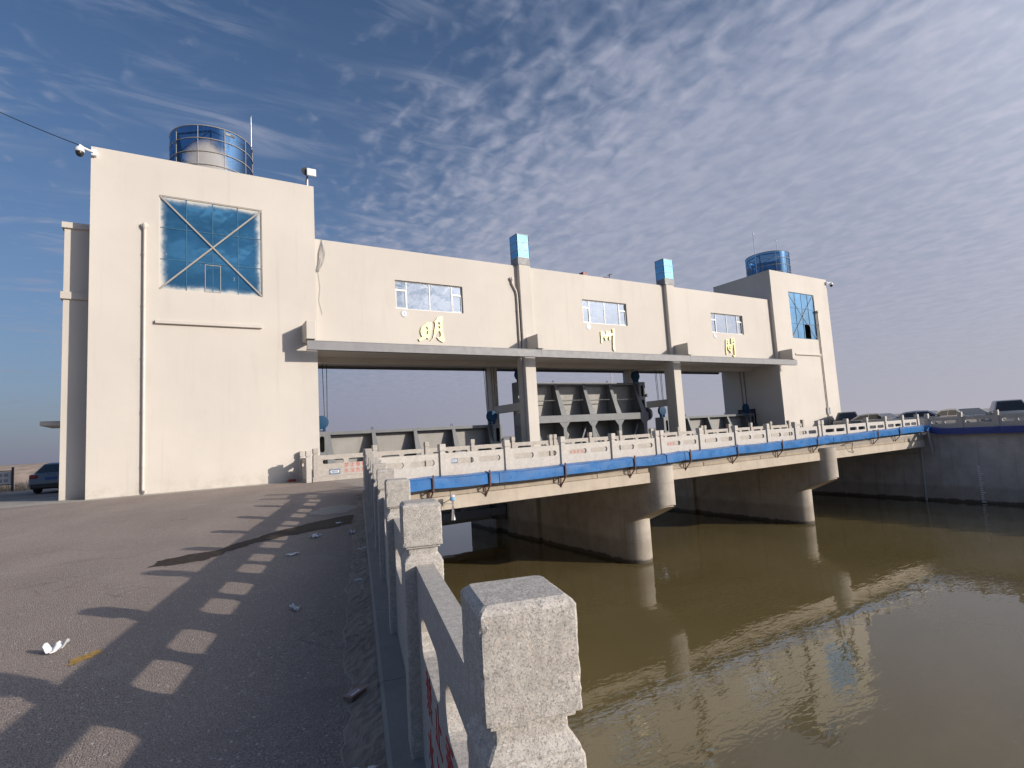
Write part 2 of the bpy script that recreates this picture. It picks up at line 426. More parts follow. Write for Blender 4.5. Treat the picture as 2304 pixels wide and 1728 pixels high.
def glass_mat(name, tint, refl=0.35, rough=0.01, over=None, gcol=(0.85, 0.92, 1.0)):
    """tinted sheet glass: lets part of the light through, mirrors the sky"""
    mt = bpy.data.materials.new(name); mt.use_nodes = True
    n = NT(mt.node_tree); n.n.clear()
    pos = n.new('ShaderNodeNewGeometry').outputs['Position']
    tr = n.new('ShaderNodeBsdfTransparent', inp={0: C4(tint)})
    bp = n.new('ShaderNodeBump', inp={'Height': n.noise(pos, 1.6, 2.0), 'Strength': 0.06, 'Distance': 0.05})
    gl = n.new('ShaderNodeBsdfGlossy', inp={0: C4(gcol), 'Roughness': rough, 'Normal': bp.outputs[0]})
    fr = n.new('ShaderNodeFresnel', inp={0: 1.5})
    f = n.math('ADD', n.math('MULTIPLY', fr.outputs[0], 1.0 - refl), refl, clamp=True)
    mx = n.new('ShaderNodeMixShader', inp={0: f, 1: tr.outputs[0], 2: gl.outputs[0]})
    o = n.new('ShaderNodeOutputMaterial')
    sh = mx.outputs[0]
    if over:   # paint mist on the glass (a stain with a shape of its own)
        df = n.new('ShaderNodeBsdfDiffuse', inp={0: C4(over[0])})
        sh = n.new('ShaderNodeMixShader', inp={0: over[1](n, pos), 1: sh, 2: df.outputs[0]}).outputs[0]
    n.l.new(sh, o.inputs[0])
    return mt


def blue_wall_mat(name, c, dirty):
    """opaque blue reflective glazing; the left tower's carries paint overspray round its rim"""
    mt, n, b, pos = base(name)
    v = n.noise(pos, 0.8, 4.0)
    cc = n.mix(n.ramp(v, 0.3, 0.7), C4([x * 0.85 for x in c]), C4([x * 1.15 for x in c]))
    n.set(b, 'Roughness', 0.04); n.set(b, 'Metallic', 0.75)
    if dirty:
        s3 = n.new('ShaderNodeSeparateXYZ', inp={0: pos}).outputs
        ex = n.math('SUBTRACT', 1.94, n.math('ABSOLUTE', n.math('SUBTRACT', s3[0], 1.08)))
        ez = n.math('SUBTRACT', 2.01, n.math('ABSOLUTE', n.math('SUBTRACT', s3[2], 10.44)))
        ed = n.math('MINIMUM', ex, ez)
        ed = n.math('ADD', ed, n.math('MULTIPLY', n.math('SUBTRACT', n.noise(pos, 1.8, 6.0, 0.62), 0.5), 0.42))
        mk = n.ramp(ed, -0.06, 0.34, 1.0, 0.0)
        drip = n.ramp(n.noise(n.mapping(pos, scale=(1, 1, 0.2)), 9.0, 4.0, 0.6), 0.72, 0.76, 0, 0.85)
        cc = n.mix(n.math('MAXIMUM', mk, drip), cc, (0.60, 0.55, 0.48, 1))
        n.set(b, 'Roughness', n.ramp(mk, 0, 1, 0.04, 0.6)); n.set(b, 'Metallic', n.ramp(n.math('MAXIMUM', mk, drip), 0, 1, 0.75, 0.0))
    n.set(b, 'Base Color', cc)
    bp = n.new('ShaderNodeBump', inp={'Height': n.noise(pos, 1.1, 2.0), 'Strength': 0.10, 'Distance': 0.05}); n.set(b, 'Normal', bp.outputs[0])
    return mt


M = {}
M['facade'] = facade_mat()
M['granite'] = granite_mat()
M['granite_far'] = plain('pale_granite', (0.50, 0.465, 0.425), 0.7, var=0.10, scale=9.0, bump=0.25, bscale=80, dirt=(0.34, 0.30, 0.25, 0.35), dscale=2.0)
M['granite_old'] = plain('weathered_granite', (0.41, 0.375, 0.335), 0.75, var=0.12, scale=8.0, bump=0.25, bscale=80, dirt=(0.30, 0.26, 0.22, 0.4), dscale=2.0)
M['kerb'] = concrete_mat('kerb_concrete', (0.26, 0.245, 0.225), (0.33, 0.31, 0.285), 0.2)
M['asphalt'] = asphalt_mat()
M['verge'] = concrete_mat('crumbled_mortar', (0.27, 0.215, 0.175), (0.40, 0.325, 0.265), 0.1)
M['deck'] = concrete_mat('deck_paving', (0.30, 0.265, 0.235), (0.38, 0.34, 0.30), 0.15)
M['apron'] = concrete_mat('apron_concrete', (0.34, 0.31, 0.275), (0.44, 0.40, 0.35), 0.1)
WATER_Z = -4.05
M['pier'] = concrete_mat('pier_concrete', (0.38, 0.335, 0.29), (0.50, 0.45, 0.39), 0.42, WATER_Z)
M['girder'] = concrete_mat('girder_concrete', (0.44, 0.38, 0.315), (0.54, 0.465, 0.38), 0.30)
M['edge'] = concrete_mat('edge_concrete', (0.33, 0.275, 0.215), (0.45, 0.38, 0.305), 0.45)
M['rwall'] = concrete_mat('wall_concrete', (0.41, 0.39, 0.38), (0.53, 0.51, 0.50), 0.45, WATER_Z)
M['water'] = water_mat()
M['steel'] = plain('grey_paint_steel', (0.145, 0.155, 0.165), 0.5, 0.0, 0.10, 2.0, 0.1, 30, dirt=(0.15, 0.13, 0.11, 0.35))
M['beam'] = plain('silver_grey_paint', (0.225, 0.225, 0.235), 0.55, 0.0, 0.08, 1.5, 0.05, 30, dirt=(0.17, 0.165, 0.16, 0.4))
M['dark'] = plain('dark_steel', (0.035, 0.037, 0.042), 0.5, 0.2, 0.2, 6.0)
M['rope'] = plain('black_rope', (0.03, 0.03, 0.032), 0.7)
M['bluepaint'] = plain('blue_paint', (0.012, 0.06, 0.135), 0.6, 0.0, 0.12, 5.0, spec=0.2, dirt=(0.06, 0.07, 0.08, 0.4))
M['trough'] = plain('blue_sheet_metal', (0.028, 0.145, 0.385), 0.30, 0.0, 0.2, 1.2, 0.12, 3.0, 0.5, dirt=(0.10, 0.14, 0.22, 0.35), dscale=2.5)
M['shaded_trough'] = plain('shaded_blue_sheet', (0.012, 0.045, 0.26), 0.42, 0.0, 0.10, 1.2, 0.1, 3.0)  # darker copy of the trough blue, bank-side shade painted into the colour
M['rust'] = plain('rusty_angle_iron', (0.10, 0.05, 0.04), 0.8, 0.0, 0.35, 9.0, 0.3, 60, dirt=(0.20, 0.06, 0.04, 0.6), dscale=4)
M['white'] = plain('white_plastic', (0.74, 0.75, 0.76), 0.35, var=0.05)
M['pipe'] = plain('cream_pipe', (0.62, 0.565, 0.50), 0.45, var=0.06, dirt=(0.45, 0.40, 0.34, 0.3))
M['greypipe'] = plain('grey_pipe', (0.42, 0.42, 0.42), 0.45, var=0.08)
M['frame'] = plain('white_window_frame', (0.70, 0.69, 0.67), 0.4, var=0.05)
M['alu'] = plain('brushed_aluminium', (0.55, 0.55, 0.56), 0.3, 0.9, 0.06)
M['mull'] = plain('champagne_mullion', (0.36, 0.33, 0.29), 0.55, 0.0, 0.06)
M['bluemull'] = plain('blue_seal', (0.035, 0.13, 0.22), 0.5)
M['brace'] = plain('cream_brace', (0.33, 0.30, 0.27), 0.5, 0.1, 0.06)
M['gold'] = plain('gold_leaf', (0.74, 0.64, 0.33), 0.4, 0.15, 0.08, 3)
M['red'] = plain('red_paint', (0.50, 0.035, 0.035), 0.6, var=0.2, scale=40)
M['black'] = plain('black_plastic', (0.02, 0.02, 0.022), 0.35)
M['signblue'] = plain('slate_blue_print', (0.13, 0.18, 0.28), 0.5)
M['paper'] = plain('white_paper', (0.72, 0.71, 0.70), 0.8, var=0.06, scale=20)
M['tyre'] = plain('tyre_rubber', (0.02, 0.02, 0.021), 0.85)
M['carglass'] = plain('car_glass', (0.02, 0.024, 0.028), 0.06, 0.0, 0.05, spec=0.8)
M['chrome'] = plain('steel_bright', (0.62, 0.62, 0.62), 0.18, 1.0, 0.04)
M['winglass'] = glass_mat('window_glass', (0.70, 0.72, 0.74), 0.30)
M['drumglass'] = glass_mat('blue_drum_glass', (0.16, 0.32, 0.52), 0.34, 0.06, None, (0.21, 0.37, 0.56))
M['room'] = plain('dim_room', (0.55, 0.55, 0.55), 0.8)


def drum_mist(n, pos):
    s3 = n.new('ShaderNodeSeparateXYZ', inp={0: pos}).outputs
    a = n.math('ADD', n.math('MULTIPLY', n.math('POWER', n.math('SUBTRACT', s3[0], 0.90), 2.0), 0.95), n.math('MULTIPLY', n.math('POWER', n.math('SUBTRACT', s3[2], 14.75), 2.0), 0.75))
    y = n.ramp(s3[1], 27.6, 28.2, 0.0, 9.0, 'LINEAR')
    a = n.math('ADD', n.math('ADD', a, y), n.math('MULTIPLY', n.math('SUBTRACT', n.noise(pos, 1.8, 4.0), 0.5), 0.9))
    return n.ramp(a, 0.15, 1.15, 0.85, 0.0)


M['shaftglass'] = blue_wall_mat('pale_blue_shaft_glass', (0.22, 0.44, 0.62), False)
M['drumglass_mist'] = glass_mat('blue_drum_glass_misted', (0.16, 0.32, 0.52), 0.32, 0.05, ((0.46, 0.44, 0.42), drum_mist), (0.21, 0.37, 0.56))
M['bluewall'] = blue_wall_mat('blue_mirror_glazing_oversprayed', (0.065, 0.205, 0.33), True)
M['bluewall2'] = blue_wall_mat('blue_mirror_glazing', (0.125, 0.27, 0.41), False)

# ------------------------------------------------------------------ key dimensions
KS = 0.0041
def GZ(y):                                   # height of the pavement
    if y < 12: return KS * y
    if y > 16.6: return 0.197
    t = (y - 12) / 4.6; t = t * t * (3 - 2 * t)
    return KS * 12 * (1 - t) + 0.197 * t
ZD = 0.197
YF, YM, YB = 25.68, 25.98, 31.20             # tower front, hall front, back
X0, X1, X2, X3 = -3.12, 5.30, 41.15, 49.59
ZT, ZM, ZS = 14.02, 11.56, 6.17              # tower top, hall top, hall underside
P = [17.09, 29.26]                           # pilaster centres
YR, YRR = 16.35, 24.10                       # downstream and upstream bridge railings
HP = 1.324                                   # railing post height
XR = 41.30                                   # right bank wall face
OX, OY, TH = 0.4793, 0.95, 0.266             # quay railing line
QS, PW = 1.80, 0.2005
DQ = Vector((math.sin(TH), math.cos(TH), 0)); NQ = Vector((math.cos(TH), -math.sin(TH), 0))
def Q(d, n, z=0.0):
    p = Vector((OX, OY, 0)) + DQ * d + NQ * n; return (p.x, p.y, z)

# ------------------------------------------------------------------ setting: ground, water
def grid(mb, rows):
    n = len(rows[0]); v = [p for r in rows for p in r]; f = []
    for i in range(len(rows) - 1):
        for j in range(n - 1):
            f.append((i * n + j, i * n + j + 1, (i + 1) * n + j + 1, (i + 1) * n + j))
    return mb.add(v, f)

def kerb_x(y, off):                           # x of the line parallel to the quay railing at lateral offset off
    return OX + off / math.cos(TH) + (y - OY) * math.tan(TH)

mb = MB(); rows = []
ys = [-90, -40, -20, -10, -5, -2, 0, 2, 4, 6, 8, 10, 12, 12.8, 13.6, 14.4, 15.2, 16.0, 16.35]
for y in ys:
    xr = kerb_x(y, -0.30)
    rows.append([(xr + t, y, GZ(y)) for t in (-400, -60, -25, -10, -4, -1.2, 0)])
for y in (16.7, 18, 22, 25.6, 28, 31.5, 36):
    rows.append([(5.29 + t, y, GZ(y)) for t in (-404, -64, -29, -14, -8, -4, 0)])
for y in (36.01, 60, 120, 400, 4000):
    rows.append([(x, y, ZD - (0.0 if y < 37 else 0.5)) for x in (-4000, -400, -60, -25, -10, -4, 3.0)])
grid(mb, rows)
solo('pavement', mb, M['asphalt'], kind='structure')
mb = MB(); rows = []
nb = 700
for i in range(nb + 1):                       # crumbled mortar along the kerb, real relief
    y = -4 + 20.2 * i / nb; row = []
    wv = 0.23 + 0.08 * mnoise.noise(Vector((y * 1.1, 0.3, 0))) + 0.05 * mnoise.noise(Vector((y * 5.0, 4.3, 0)))
    for j in range(13):
        t = j / 12; off = -0.115 - wv * (1 - t)
        h = 0.016 * (0.25 + t) + 0.010 * mnoise.noise(Vector((y * 11, off * 11, 1.0))) + 0.016 * mnoise.noise(Vector((y * 19, off * 19, 2.0)))
        if j == 0: h = -0.004
        row.append((kerb_x(y, off), y, GZ(y) + max(h, 0.004 if j else -0.01)))
    rows.append(row)
grid(mb, rows); mb.fix = False
solo('verge', mb, M['verge'], kind='structure')

mb = MB()
for i in range(14):                           # kerb stones under the quay railing, with joints
    d0, d1 = -5.0 + i * 1.55, -5.0 + (i + 1) * 1.55 - 0.008
    d1 = min(d1, 15.75)
    z0, z1 = GZ(Q(d0, 0)[1]) + 0.10, GZ(Q(d1, 0)[1]) + 0.10
    a = [Q(d0, -0.115, -0.6), Q(d0, 0.42, -0.6), Q(d0, 0.42, z0), Q(d0, -0.095, z0), Q(d0, -0.115, z0 - 0.02)]
    b = [Q(d1, -0.115, -0.6), Q(d1, 0.42, -0.6), Q(d1, 0.42, z1), Q(d1, -0.095, z1), Q(d1, -0.115, z1 - 0.02)]
    mb.add(a + b, [(0, 1, 2, 3, 4), (9, 8, 7, 6, 5)] + [(k, k + 5, (k + 1) % 5 + 5, (k + 1) % 5) for k in range(5)])
mb.fix = True
solo('kerb', mb, M['kerb'], kind='structure')
mb = MB()                                     # wall of the left quay below the kerb
a = [Q(-40, 0.38, -8), Q(15.9, 0.38, -8), Q(15.9, 0.38, -0.3), Q(-40, 0.38, -0.3)]
b = [Q(-40, -0.6, -8), Q(15.9, -0.6, -8), Q(15.9, -0.6, -0.3), Q(-40, -0.6, -0.3)]
mb.add(a + b, [(0, 1, 2, 3), (7, 6, 5, 4), (3, 2, 6, 7), (0, 4, 5, 1), (1, 5, 6, 2), (0, 3, 7, 4)])
solo('quay_wall', mb, M['rwall'], 'concrete quay wall under the near granite railing on the left bank', 'retaining wall')
mb = MB().box(4.0, 5.295, 16.35, 36, -8, ZD - 0.004)
solo('abutment', mb, M['pier'], 'concrete abutment under the left tower and the left end of the road bridge', 'abutment')

mb = MB(); rows = []
for y in (-200, 15, 32, 60, 400, 4000):
    rows.append([(-200 if y > 60 else kerb_x(min(y, 30), -0.2) - 1, y, WATER_Z), (20, y, WATER_Z), (44 if y < 60 else 300, y, WATER_Z)])
grid(mb, rows)
solo('water', mb, M['water'], kind='structure')
solo('right_bank', MB().box(XR + 0.5, 4000, -300, 4000, -6, ZD - 0.01), M['deck'], kind='structure')

def apron():
    mb = MB(); rows = []
    for i in range(60):
        x = -9.0 + i * 14.2 / 59
        y0 = 25.05 + 0.22 * mnoise.noise(Vector((x * 0.9, 2, 0))) + 0.10 * mnoise.noise(Vector((x * 3.3, 7, 0)))
        rows.append([(x, y0, ZD + 0.004), (x, 25.4, ZD + 0.012), (x, 25.68 if x > X0 - 0.02 else 26.6 if x > -4.05 else 30.0, ZD + 0.02)])
    grid(mb, rows); mb.v = mb.v
    return mb
solo('apron', apron(), M['apron'], kind='structure')

# wet stain that runs out from the railing across the pavement
def stain(name, pts, mat, dz=0.005):
    n = len(pts); out = []
    for i in range(n):
        a, b = Vector(pts[i]), Vector(pts[(i + 1) % n])
        for k in range(14):
            p = a.lerp(b, k / 14); q = 0.10
            p = p + Vector((mnoise.noise(Vector((p.x * 3, p.y * 3, 0))), mnoise.noise(Vector((p.x * 3, p.y * 3, 5))))) * q + Vector((mnoise.noise(Vector((p.x * 13, p.y * 13, 2))), mnoise.noise(Vector((p.x * 13, p.y * 13, 7))))) * q * 0.45
            out.append((p.x, p.y))
    tris = tessellate_polygon([[Vector((p[0], p[1], 0)) for p in out]])
    mb = MB(); mb.add([(x, y, GZ(y) + dz) for x, y in out], [tuple(t) for t in tris])
    o = solo(name, mb, mat, kind='structure')
    for p in o.data.polygons:
        if p.normal.z < 0: p.flip()
    return o
wet = plain('wet_asphalt', (0.045, 0.034, 0.029), 0.8, 0.0, 0.4, 14.0, 0.6, 90, 0.2)
stain('wet_patch', [(-0.47, 9.75), (-0.22, 10.32), (0.42, 10.42), (1.02, 11.12), (1.81, 11.9), (2.6, 12.5), (3.2, 12.75), (3.55, 12.55), (3.35, 11.6), (2.64, 11.3), (1.68, 11.0), (0.97, 10.6), (0.27, 9.62)], wet, 0.006)
stain('dust_patch', [(2.5, 13.6), (2.9, 14.3), (3.5, 14.5), (3.9, 13.9), (3.3, 13.2), (2.8, 13.2)], plain('dust', (0.36, 0.32, 0.28), 0.9, var=0.2, scale=20), 0.006)
stain('yellow_paint_mark', [(-0.80, 5.76), (-0.76, 5.93), (-0.62, 6.03), (-0.55, 5.99), (-0.62, 5.84), (-0.72, 5.74)], plain('worn_yellow_paint', (0.40, 0.24, 0.06), 0.8, var=0.45, scale=30), 0.005)

# far levee and dry grass on the left
mb = MB(); rows = []
for i in range(50):
    x = -140 + i * 3.2; h = 1.9 + 0.5 * mnoise.noise(Vector((x * 0.03, 0, 0))) + (x + 140) * 0.003
    rows.append([(x, 78 + t * 9, -0.3 + h * math.sin(min(1, t) * math.pi / 2) if t < 1.5 else -0.3 + h) for t in (0, .25, .5, .75, 1, 3)])
grid(mb, rows)
solo('levee', mb, plain('dry_earth', (0.30, 0.235, 0.19), 0.95, var=0.25, scale=0.7, bump=0.5, bscale=4), kind='structure', smooth=True)
mb = MB(); rg = random.Random(3)
for i in range(2600):
    x = rg.uniform(-26, -4.5); y = rg.uniform(47.5, 52) + 1.2 * math.sin(x); h = rg.uniform(0.35, 0.95); a = rg.uniform(0, 6.28); wd = 0.02
    l = Vector((rg.uniform(-.25, .25), rg.uniform(-.25, .25), 0))
    mb.add([(x - wd * math.cos(a), y - wd * math.sin(a), -0.35), (x + wd * math.cos(a), y + wd * math.sin(a), -0.35), (x + l.x * h, y + l.y * h, h - 0.2)], [(0, 1, 2)])
solo('dry_grass', mb, plain('straw', (0.36, 0.27, 0.16), 0.9, var=0.4, scale=2), kind='stuff')

# ------------------------------------------------------------------ gatehouse
GH = thing('gatehouse', 'long cream sluice gatehouse with two square end towers and a raised hall between them', 'building', ((X0 + X3) / 2, YF, ZD))

def wall_holes(mb, x0, x1, z0, z1, holes, y0, y1):
    xs = sorted({x0, x1, *[h[0] for h in holes], *[h[1] for h in holes]}); zs = sorted({z0, z1, *[h[2] for h in holes], *[h[3] for h in holes]})
    def solid(i, j):
        if i < 0 or j < 0 or i >= len(xs) - 1 or j >= len(zs) - 1: return False
        cx, cz = (xs[i] + xs[i + 1]) / 2, (zs[j] + zs[j + 1]) / 2
        return not any(h[0] < cx < h[1] and h[2] < cz < h[3] for h in holes)
    for i in range(len(xs) - 1):
        for j in range(len(zs) - 1):
            if not solid(i, j): continue
            a, b, c, d = xs[i], xs[i + 1], zs[j], zs[j + 1]
            mb.add([(a, y0, c), (b, y0, c), (b, y0, d), (a, y0, d)], [(0, 1, 2, 3)]); mb.add([(a, y1, c), (b, y1, c), (b, y1, d), (a, y1, d)], [(3, 2, 1, 0)])
            if not solid(i - 1, j): mb.add([(a, y0, c), (a, y1, c), (a, y1, d), (a, y0, d)], [(3, 2, 1, 0)])
            if not solid(i + 1, j): mb.add([(b, y0, c), (b, y1, c), (b, y1, d), (b, y0, d)], [(0, 1, 2, 3)])
            if not solid(i, j - 1): mb.add([(a, y0, c), (b, y0, c), (b, y1, c), (a, y1, c)], [(3, 2, 1, 0)])
            if not solid(i, j + 1): mb.add([(a, y0, d), (b, y0, d), (b, y1, d), (a, y1, d)], [(0, 1, 2, 3)])
    return mb

TW = [(-0.86, 3.02, 8.43, 12.45), (43.50, 47.28, 8.42, 12.40)]
for (a, b), h, lb in (((X0, X1), TW[0], 'near tower wall'), ((X2, X3), TW[1], 'far tower wall')):
    mb = MB(); wall_holes(mb, a, b, -0.4, ZT, [h], YF, YF + 0.3)
    mb.box(a, a + 0.3, YF + 0.3, YB, -0.4, ZT).box(b - 0.3, b, YF + 0.3, YB, -0.4, ZT).box(a + 0.3, b - 0.3, YB - 0.3, YB, -0.4, ZT)
    mb.box(a + 0.3, b - 0.3, YF + 0.3, YB - 0.3, ZT - 0.55, ZT - 0.4)
    part('tower', mb, M['facade'], GH, lb)
# hall: front wall with window openings, floor, back wall, roof
HW = [(9.25, 13.09, 8.46, 9.96), (21.45, 25.19, 8.46, 9.96), (33.69, 37.44, 8.46, 9.96)]
mb = MB(); wall_holes(mb, X1 + 0.001, X2 - 0.001, ZS, ZM, HW, YM, YM + 0.25)
mb.box(X1 + 0.001, X2 - 0.001, YM + 0.25, YB - 0.45, ZS, ZS + 0.22)
mb.box(X1 + 0.001, X2 - 0.001, YB - 0.45, YB - 0.2, ZS, ZM).box(X1 + 0.001, X2 - 0.001, YM + 0.25, YB - 0.45, ZM - 0.5, ZM - 0.35)
mb.box(X1 + 0.001, X2 - 0.001, YM + 2.0, YM + 2.5, ZS - 0.28, ZS + 0.001)
part('hall', mb, M['facade'], GH)
part('ceiling', MB().box(X1 + 0.31, X2 - 0.31, YM + 3.2, YM + 3.3, ZS + 0.3, ZM - 0.6), M['room'], GH, 'back partition seen through the windows')
# annex of the left tower
AX0, AY = -4.02, 26.60
mb = MB().box(AX0, X0 - 0.001, AY, YB - 0.1, -0.4, 11.06)
part('annex', mb, M['facade'], GH)
part('cornice', MB().bbox(AX0 - 0.09, X0 - 0.002, AY - 0.09, YB, 10.86, 11.10, 0.012), M['facade'], GH)
part('cornice', MB().bbox(AX0 - 0.09, X0 - 0.002, AY - 0.09, YB, 7.99, 8.28, 0.012), M['facade'], GH)
part('canopy', MB().bbox(AX0 - 0.85, AX0 + 0.01, 28.0, 30.4, 3.13, 3.31, 0.012), M['facade'], GH)
for c in P:
    part('pilaster', MB().bbox(c - 0.40, c + 0.40, YF + 0.03, YM + 0.01, ZS + 0.05, ZM + 0.02, 0.02), M['facade'], GH)
    part('column', MB().bbox(c - 0.36, c + 0.36, YF + 0.03, YF + 0.92, -0.3, ZS - 0.002, 0.02), M['facade'], GH)
    part('column', MB().bbox(c - 0.08, c + 0.42, 30.35, 31.1, -0.3, ZS - 0.002, 0.02), M['facade'], GH)
    part('strut', MB().bbox(c + 0.0, c + 0.32, YF + 0.90, 30.36, 3.12, 3.60, 0.02), M['facade'], GH)
for i, cx in enumerate((4.82, P[0] + 0.02, P[1] + 0.12, 41.50)):
    part('corbel', MB().bbox(cx - 0.20, cx + 0.20, 24.58, YF + (0.02 if i in (0, 3) else 0.04), 6.43, 7.25, 0.015), M['facade'], GH)
    part('hanger', MB().box(cx - 0.10, cx - 0.06, 24.74, 24.86, 6.30, 6.44).box(cx + 0.06, cx + 0.10, 24.74, 24.86, 6.30, 6.44).box(cx - 0.16, cx + 0.16, 24.70, 24.90, 6.395, 6.44), M['dark'], GH)
# hoist rail: an I-beam in three lengths hung under the corbels
bz0, bz1 = 5.965, 6.385
for a, b in ((4.66, P[0] + 0.10), (P[0] + 0.112, P[1] + 0.20), (P[1] + 0.212, 42.0)):
    mb = MB().box(a, b, 24.66, 24.94, bz1 - 0.025, bz1).box(a, b, 24.66, 24.94, bz0, bz0 + 0.03).box(a + 0.002, b - 0.002, 24.775, 24.795, bz0 + 0.03, bz1 - 0.025)
    mb.box(a + 0.002, b - 0.002, 24.672, 24.684, bz0 + 0.03, bz1 - 0.025)
    part('hoist_beam', mb, M['beam'], GH)
part('hoist_beam', MB().box(X1 + 0.05, X2 - 0.6, 30.98, 31.18, 6.02, 6.06).box(X1 + 0.05, X2 - 0.6, 31.07, 31.09, 6.06, ZS - 0.003).box(X1 + 0.05, X2 - 0.6, 30.98, 31.0, 6.03, ZS - 0.003), M['steel'], GH, 'dark hoist beam along the back of the hall')

# sliding windows of the hall
def window(h):
    x0, x1, z0, z1 = h; y = YM + 0.10
    root = part('window', MB().box(x0 + 0.001, x1 - 0.001, y, y + 0.07, z0 + 0.001, z0 + 0.05).box(x0 + 0.001, x1 - 0.001, y, y + 0.07, z1 - 0.05, z1 - 0.001)
                .box(x0 + 0.001, x0 + 0.05, y, y + 0.07, z0 + 0.05, z1 - 0.05).box(x1 - 0.05, x1 - 0.001, y, y + 0.07, z0 + 0.05, z1 - 0.05), M['frame'], GH)
    W_ = x1 - x0; c = [x0 + 0.05, x0 + 0.165 * W_, x0 + 0.5 * W_, x0 + 0.835 * W_, x1 - 0.05]; zt = z0 + 0.68 * (z1 - z0)
    for k in (1, 2, 3): part('mullion', MB().box(c[k] - 0.03, c[k] + 0.03, y + 0.005, y + 0.065, z0 + 0.05, z1 - 0.05), M['frame'], root)
    for k in (0, 3): part('transom', MB().box(c[k] + 0.03 * (k > 0), c[k + 1] - 0.03 * (k < 3), y + 0.005, y + 0.065, zt - 0.035, zt + 0.035), M['frame'], root)
    for (a, b) in ((c[0], c[1] - 0.03), (c[3] + 0.03, c[4])):          # opening sashes
        mb = MB().box(a, a + 0.04, y - 0.012, y + 0.04, z0 + 0.05, zt - 0.035).box(b - 0.04, b, y - 0.012, y + 0.04, z0 + 0.05, zt - 0.035)
        mb.box(a + 0.04, b - 0.04, y - 0.012, y + 0.04, z0 + 0.05, z0 + 0.09).box(a + 0.04, b - 0.04, y - 0.012, y + 0.04, zt - 0.075, zt - 0.035)
        part('sash', mb, M['frame'], root)
    for k in range(4):
        a, b = c[k] + 0.028, c[k + 1] - 0.028
        t = random.uniform(-0.004, 0.004)
        def pane(z0_, z1_):
            part('pane', MB().add([(a, y + 0.03 + t, z0_), (b, y + 0.03 - t, z0_), (b, y + 0.03 - t, z1_), (a, y + 0.03 + t, z1_)], [(0, 1, 2, 3)]), M['winglass'], root)
        if k in (0, 3): pane(z0 + 0.04, zt - 0.03); pane(zt + 0.03, z1 - 0.04)
        else: pane(z0 + 0.04, z1 - 0.04)
for h in HW: window(h)

def glazed(h, mat, brace_mat, opened):
    x0, x1, z0, z1 = h; y = YF + 0.055
    root = part('glass_wall', MB().box(x0 + 0.001, x1 - 0.001, y - 0.03, y + 0.05, z0 + 0.001, z0 + 0.035).box(x0 + 0.001, x1 - 0.001, y - 0.03, y + 0.05, z1 - 0.035, z1 - 0.001)
                .box(x0 + 0.001, x0 + 0.035, y - 0.03, y + 0.05, z0 + 0.035, z1 - 0.035).box(x1 - 0.035, x1 - 0.001, y - 0.03, y + 0.05, z0 + 0.035, z1 - 0.035), M['facade'] if not opened else M['bluemull'], GH)
    xs = [x0 + (x1 - x0) * k / 4 for k in range(5)]; zs = [z0, z0 + 0.325 * (z1 - z0), z0 + 0.66 * (z1 - z0), z1]
    for k in (1, 2, 3): part('mullion', MB().box(xs[k] - 0.012, xs[k] + 0.012, y - 0.012, y + 0.03, z0 + 0.035, z1 - 0.035), M['bluemull'], root)
    for k in (1, 2): part('transom', MB().box(x0 + 0.035, x1 - 0.035, y - 0.010, y + 0.028, zs[k] - 0.012, zs[k] + 0.012), M['bluemull'], root)
    if not opened:
        a, b = xs[2] - 0.30, xs[2] + 0.30; c, d = z0 + 0.05, zs[1] - 0.06
        mb = MB().box(a, a + 0.025, y - 0.016, y, c, d).box(b - 0.025, b, y - 0.016, y, c, d).box(a + 0.025, b - 0.025, y - 0.016, y, d - 0.025, d).box(a + 0.025, b - 0.025, y - 0.016, y, c, c + 0.025)
        part('casement', mb, M['mull'], root)
    for i in range(4):
        for j in range(3):
            a, b, c, d = xs[i] + 0.008, xs[i + 1] - 0.008, zs[j] + 0.008, zs[j + 1] - 0.008
            if opened and i == 2 and j == 0: b = a + 0.12
            t = [random.uniform(-0.006, 0.006) for _ in range(4)]
            part('pane', MB().add([(a, y + 0.012 + t[0], c), (b, y + 0.012 + t[1], c), (b, y + 0.012 + t[2], d), (a, y + 0.012 + t[3], d)], [(0, 1, 2, 3)]), mat, root)
    if opened:
        a = xs[2] + 0.13
        part('opening', MB().box(a, xs[3] - 0.01, y + 0.6, y + 0.62, z0 + 0.02, zs[1] - 0.02).box(a, xs[3] - 0.01, y + 0.02, y + 0.6, z0 + 0.004, z0 + 0.02), M['dark'], root, 'dark sheet behind an open casement, standing for its unlit gap')  # dark sheet behind the missing pane, painted in place of interior shade
    for s_, k in ((1, 0.0), (-1, 0.014)):
        p0 = (x0 + 0.02, y - 0.045 - k, z0 + 0.03 if s_ > 0 else z1 - 0.03); p1 = (x1 - 0.02, y - 0.045 - k, z1 - 0.03 if s_ > 0 else z0 + 0.03)
        part('brace', MB().obox(p0, p1, 0.012, 0.085 if not opened else 0.05, (0, -1, 0)) if False else MB().obox(p0, p1, 0.065 if not opened else 0.045, 0.012, (0, -1, 0)), brace_mat, root)
    return root
glazed(TW[0], M['bluewall'], M['brace'], False)
glazed(TW[1], M['bluewall2'], M['beam'], True)
for a, b in ((-0.98, 2.97), (43.44, 47.30)):
    part('sill', MB().bbox(a, b, YF - 0.13, YF + 0.01, 7.00, 7.14, 0.012), M['facade'], GH)

